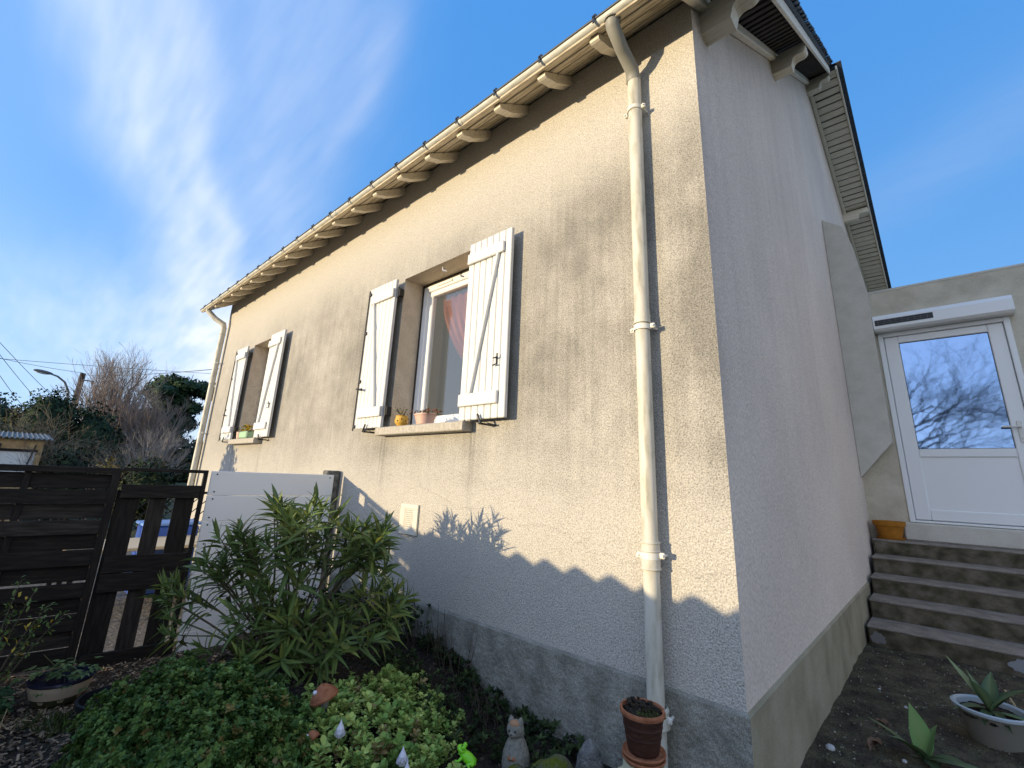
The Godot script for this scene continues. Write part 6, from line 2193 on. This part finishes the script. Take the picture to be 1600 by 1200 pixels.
func make_street() -> void:
	# utility pole
	var t := thing("utility_pole", "dark wooden utility pole rising behind the bushes", "pole", Vector3(-28, -0.14, 0.40))
	var m := M.new()
	m.rod(Vector3.ZERO, Vector3(0, 5.32, 0.0), 0.13, 0.105, 10)
	part("shaft", m, mats["pole_wood"], t)
	m = M.new()
	m.bar(Vector3(0.1, 5.0, -0.05), Vector3(0.1, 5.0, -0.45), 0.05, 0.05)
	m.rod(Vector3(0.1, 5.0, -0.40), Vector3(0.1, 4.85, -0.40), 0.05, 0.04, 8)
	part("bracket", m, mats["black_iron"], t)
	# street lamp
	t = thing("street_lamp", "grey street lamp with long curved arm above the bushes", "street lamp", Vector3(-30, -0.14, 0.55))
	m = M.new()
	m.tube(PackedVector3Array([Vector3(0, 0, 0), Vector3(0, 3.9, 0), Vector3(0, 4.6, 0.05), Vector3(0, 5.05, 0.28), Vector3(0, 5.28, 0.58), Vector3(0, 5.36, 0.85)]), PackedFloat32Array([0.08, 0.06, 0.05, 0.045, 0.04, 0.035]), 8)
	part("mast", m, mats["lamp_grey"], t)
	m = M.new()
	m.ball(Vector3(0, 5.40, 1.10), Vector3(0.12, 0.085, 0.36), Basis(Vector3.RIGHT, -0.12), 14, 8)
	part("lamp_head", m, mats["lamp_grey"], t)
	m = M.new()
	m.ball(Vector3(0, 5.345, 1.13), Vector3(0.085, 0.05, 0.24), Basis(Vector3.RIGHT, -0.12), 12, 6)
	part("lens", m, mats["pvc"], t)
	# cables
	var ends := [[Vector3(-28, 5.20, 0.40), Vector3(-26, 5.25, 4.6), 0.10, "overhead cable from the pole to the left edge, uppermost"], [Vector3(-28.1, 5.12, 0.40), Vector3(-8.2, 3.25, -1.2), 0.12, "overhead cable running from the pole down to the house"], [Vector3(-28, 6.4, -6.5), Vector3(-25, 4.72, 4.6), 0.06, "overhead cable crossing behind the pole"], [Vector3(-34, 3.2, -0.6), Vector3(-22, 5.2, 3.2), 0.1, "slanting service cable at the left edge, highest of three"], [Vector3(-34, 3.0, 0.2), Vector3(-22, 4.7, 3.0), 0.1, "slanting service cable at the left edge, middle of three"], [Vector3(-34, 2.9, 1.0), Vector3(-22, 4.1, 2.9), 0.1, "slanting service cable at the left edge, lowest of three"]]
	for q: Array in ends:
		m = M.new()
		var pts := PackedVector3Array()
		for i in 17:
			var s := i / 16.0
			pts.append(q[0].lerp(q[1], s) - Vector3.UP * q[2] * 4.0 * s * (1.0 - s))
		m.tube(pts, PackedFloat32Array([0.009]), 5, false)
		solo("overhead_cable", m, mats["wire"], q[3], "cable", "overhead cables")


func make_reflected_tree() -> void:
	var t := thing("garden_tree", "bare garden tree opposite the house, mirrored in the door pane", "tree")
	var tr := M.new()
	var tw := M.new()
	var b := Vector3(-0.35, -0.1, 8.4)
	tr.tube(PackedVector3Array([b, b + Vector3(0.05, 1.2, 0), b + Vector3(0.0, 2.4, 0.05)]), PackedFloat32Array([0.15, 0.12, 0.10]), 10, false)
	for i in 13:
		var st := b + Vector3(0, 1.7 + 0.16 * i, 0)
		var d := Vector3(0.95, 0.25 + 0.10 * (i % 5), rv(-0.35, 0.35)).normalized() if i % 4 != 3 else Vector3(0.5, 0.9, rv(-0.4, 0.4)).normalized()
		branchy(tw, st, d, rv(1.2, 1.7), 0.042, 4, 0.10, 0.62, 6, 0.006)
	tr.tube(PackedVector3Array([b + Vector3(0.0, 2.4, 0.05), b + Vector3(0, 3.9, 0)]), PackedFloat32Array([0.10, 0.04]), 8, false)
	part("trunk", tr, mats["bark"], t)
	part("crown", tw, mats["twig"], t)


func setting(called: String, m: Variant, mt: Material) -> MeshInstance3D:
	var o := part(numbered(called), m, mt, self)
	o.set_meta("kind", "structure")
	return o


const SUN := Vector3(0.372, -0.088, -0.924)   # the way its light travels


func _ready() -> void:
	rng.seed = 20240117
	var cam := Camera3D.new()
	cam.name = "camera"
	cam.projection = Camera3D.PROJECTION_FRUSTUM
	cam.near = 0.05
	cam.far = 1200.0
	cam.size = 0.05 * 1200.0 / 711.76
	cam.frustum_offset = Vector2(0, -0.05 * 41.77 / 711.76)
	cam.transform = Transform3D(Basis(Vector3(0.73933268, 0.03959462, -0.67217517), Vector3(0.14541754, 0.96532257, 0.21680885), Vector3(0.65745032, -0.25803993, 0.70793677)), Vector3(0.6829, 1.24, 2.15))
	add_child(cam)
	cam.current = true
	var env := Environment.new()
	env.background_mode = Environment.BG_SKY
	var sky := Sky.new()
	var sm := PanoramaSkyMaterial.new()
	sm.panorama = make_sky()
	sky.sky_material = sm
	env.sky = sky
	env.tonemap_mode = Environment.TONE_MAPPER_LINEAR
	env.tonemap_exposure = 3.05
	env.background_energy_multiplier = 1.0
	env.sdfgi_enabled = true
	env.ssao_enabled = true
	env.ssil_enabled = true
	var we := WorldEnvironment.new()
	we.name = "world_environment"
	we.environment = env
	add_child(we)
	var sun := DirectionalLight3D.new()
	sun.name = "sun"
	sun.light_color = Color(1.0, 0.905, 0.73)
	sun.light_energy = 0.6
	sun.light_angular_distance = 0.5
	sun.shadow_enabled = true
	sun.basis = Basis.looking_at(SUN.normalized(), Vector3.UP)
	add_child(sun)
	make_materials()
	make_ground()
	make_house()
	make_annex()
	make_fence()
	make_oleander()
	make_ground_cover()
	make_garden_things()
	make_background()
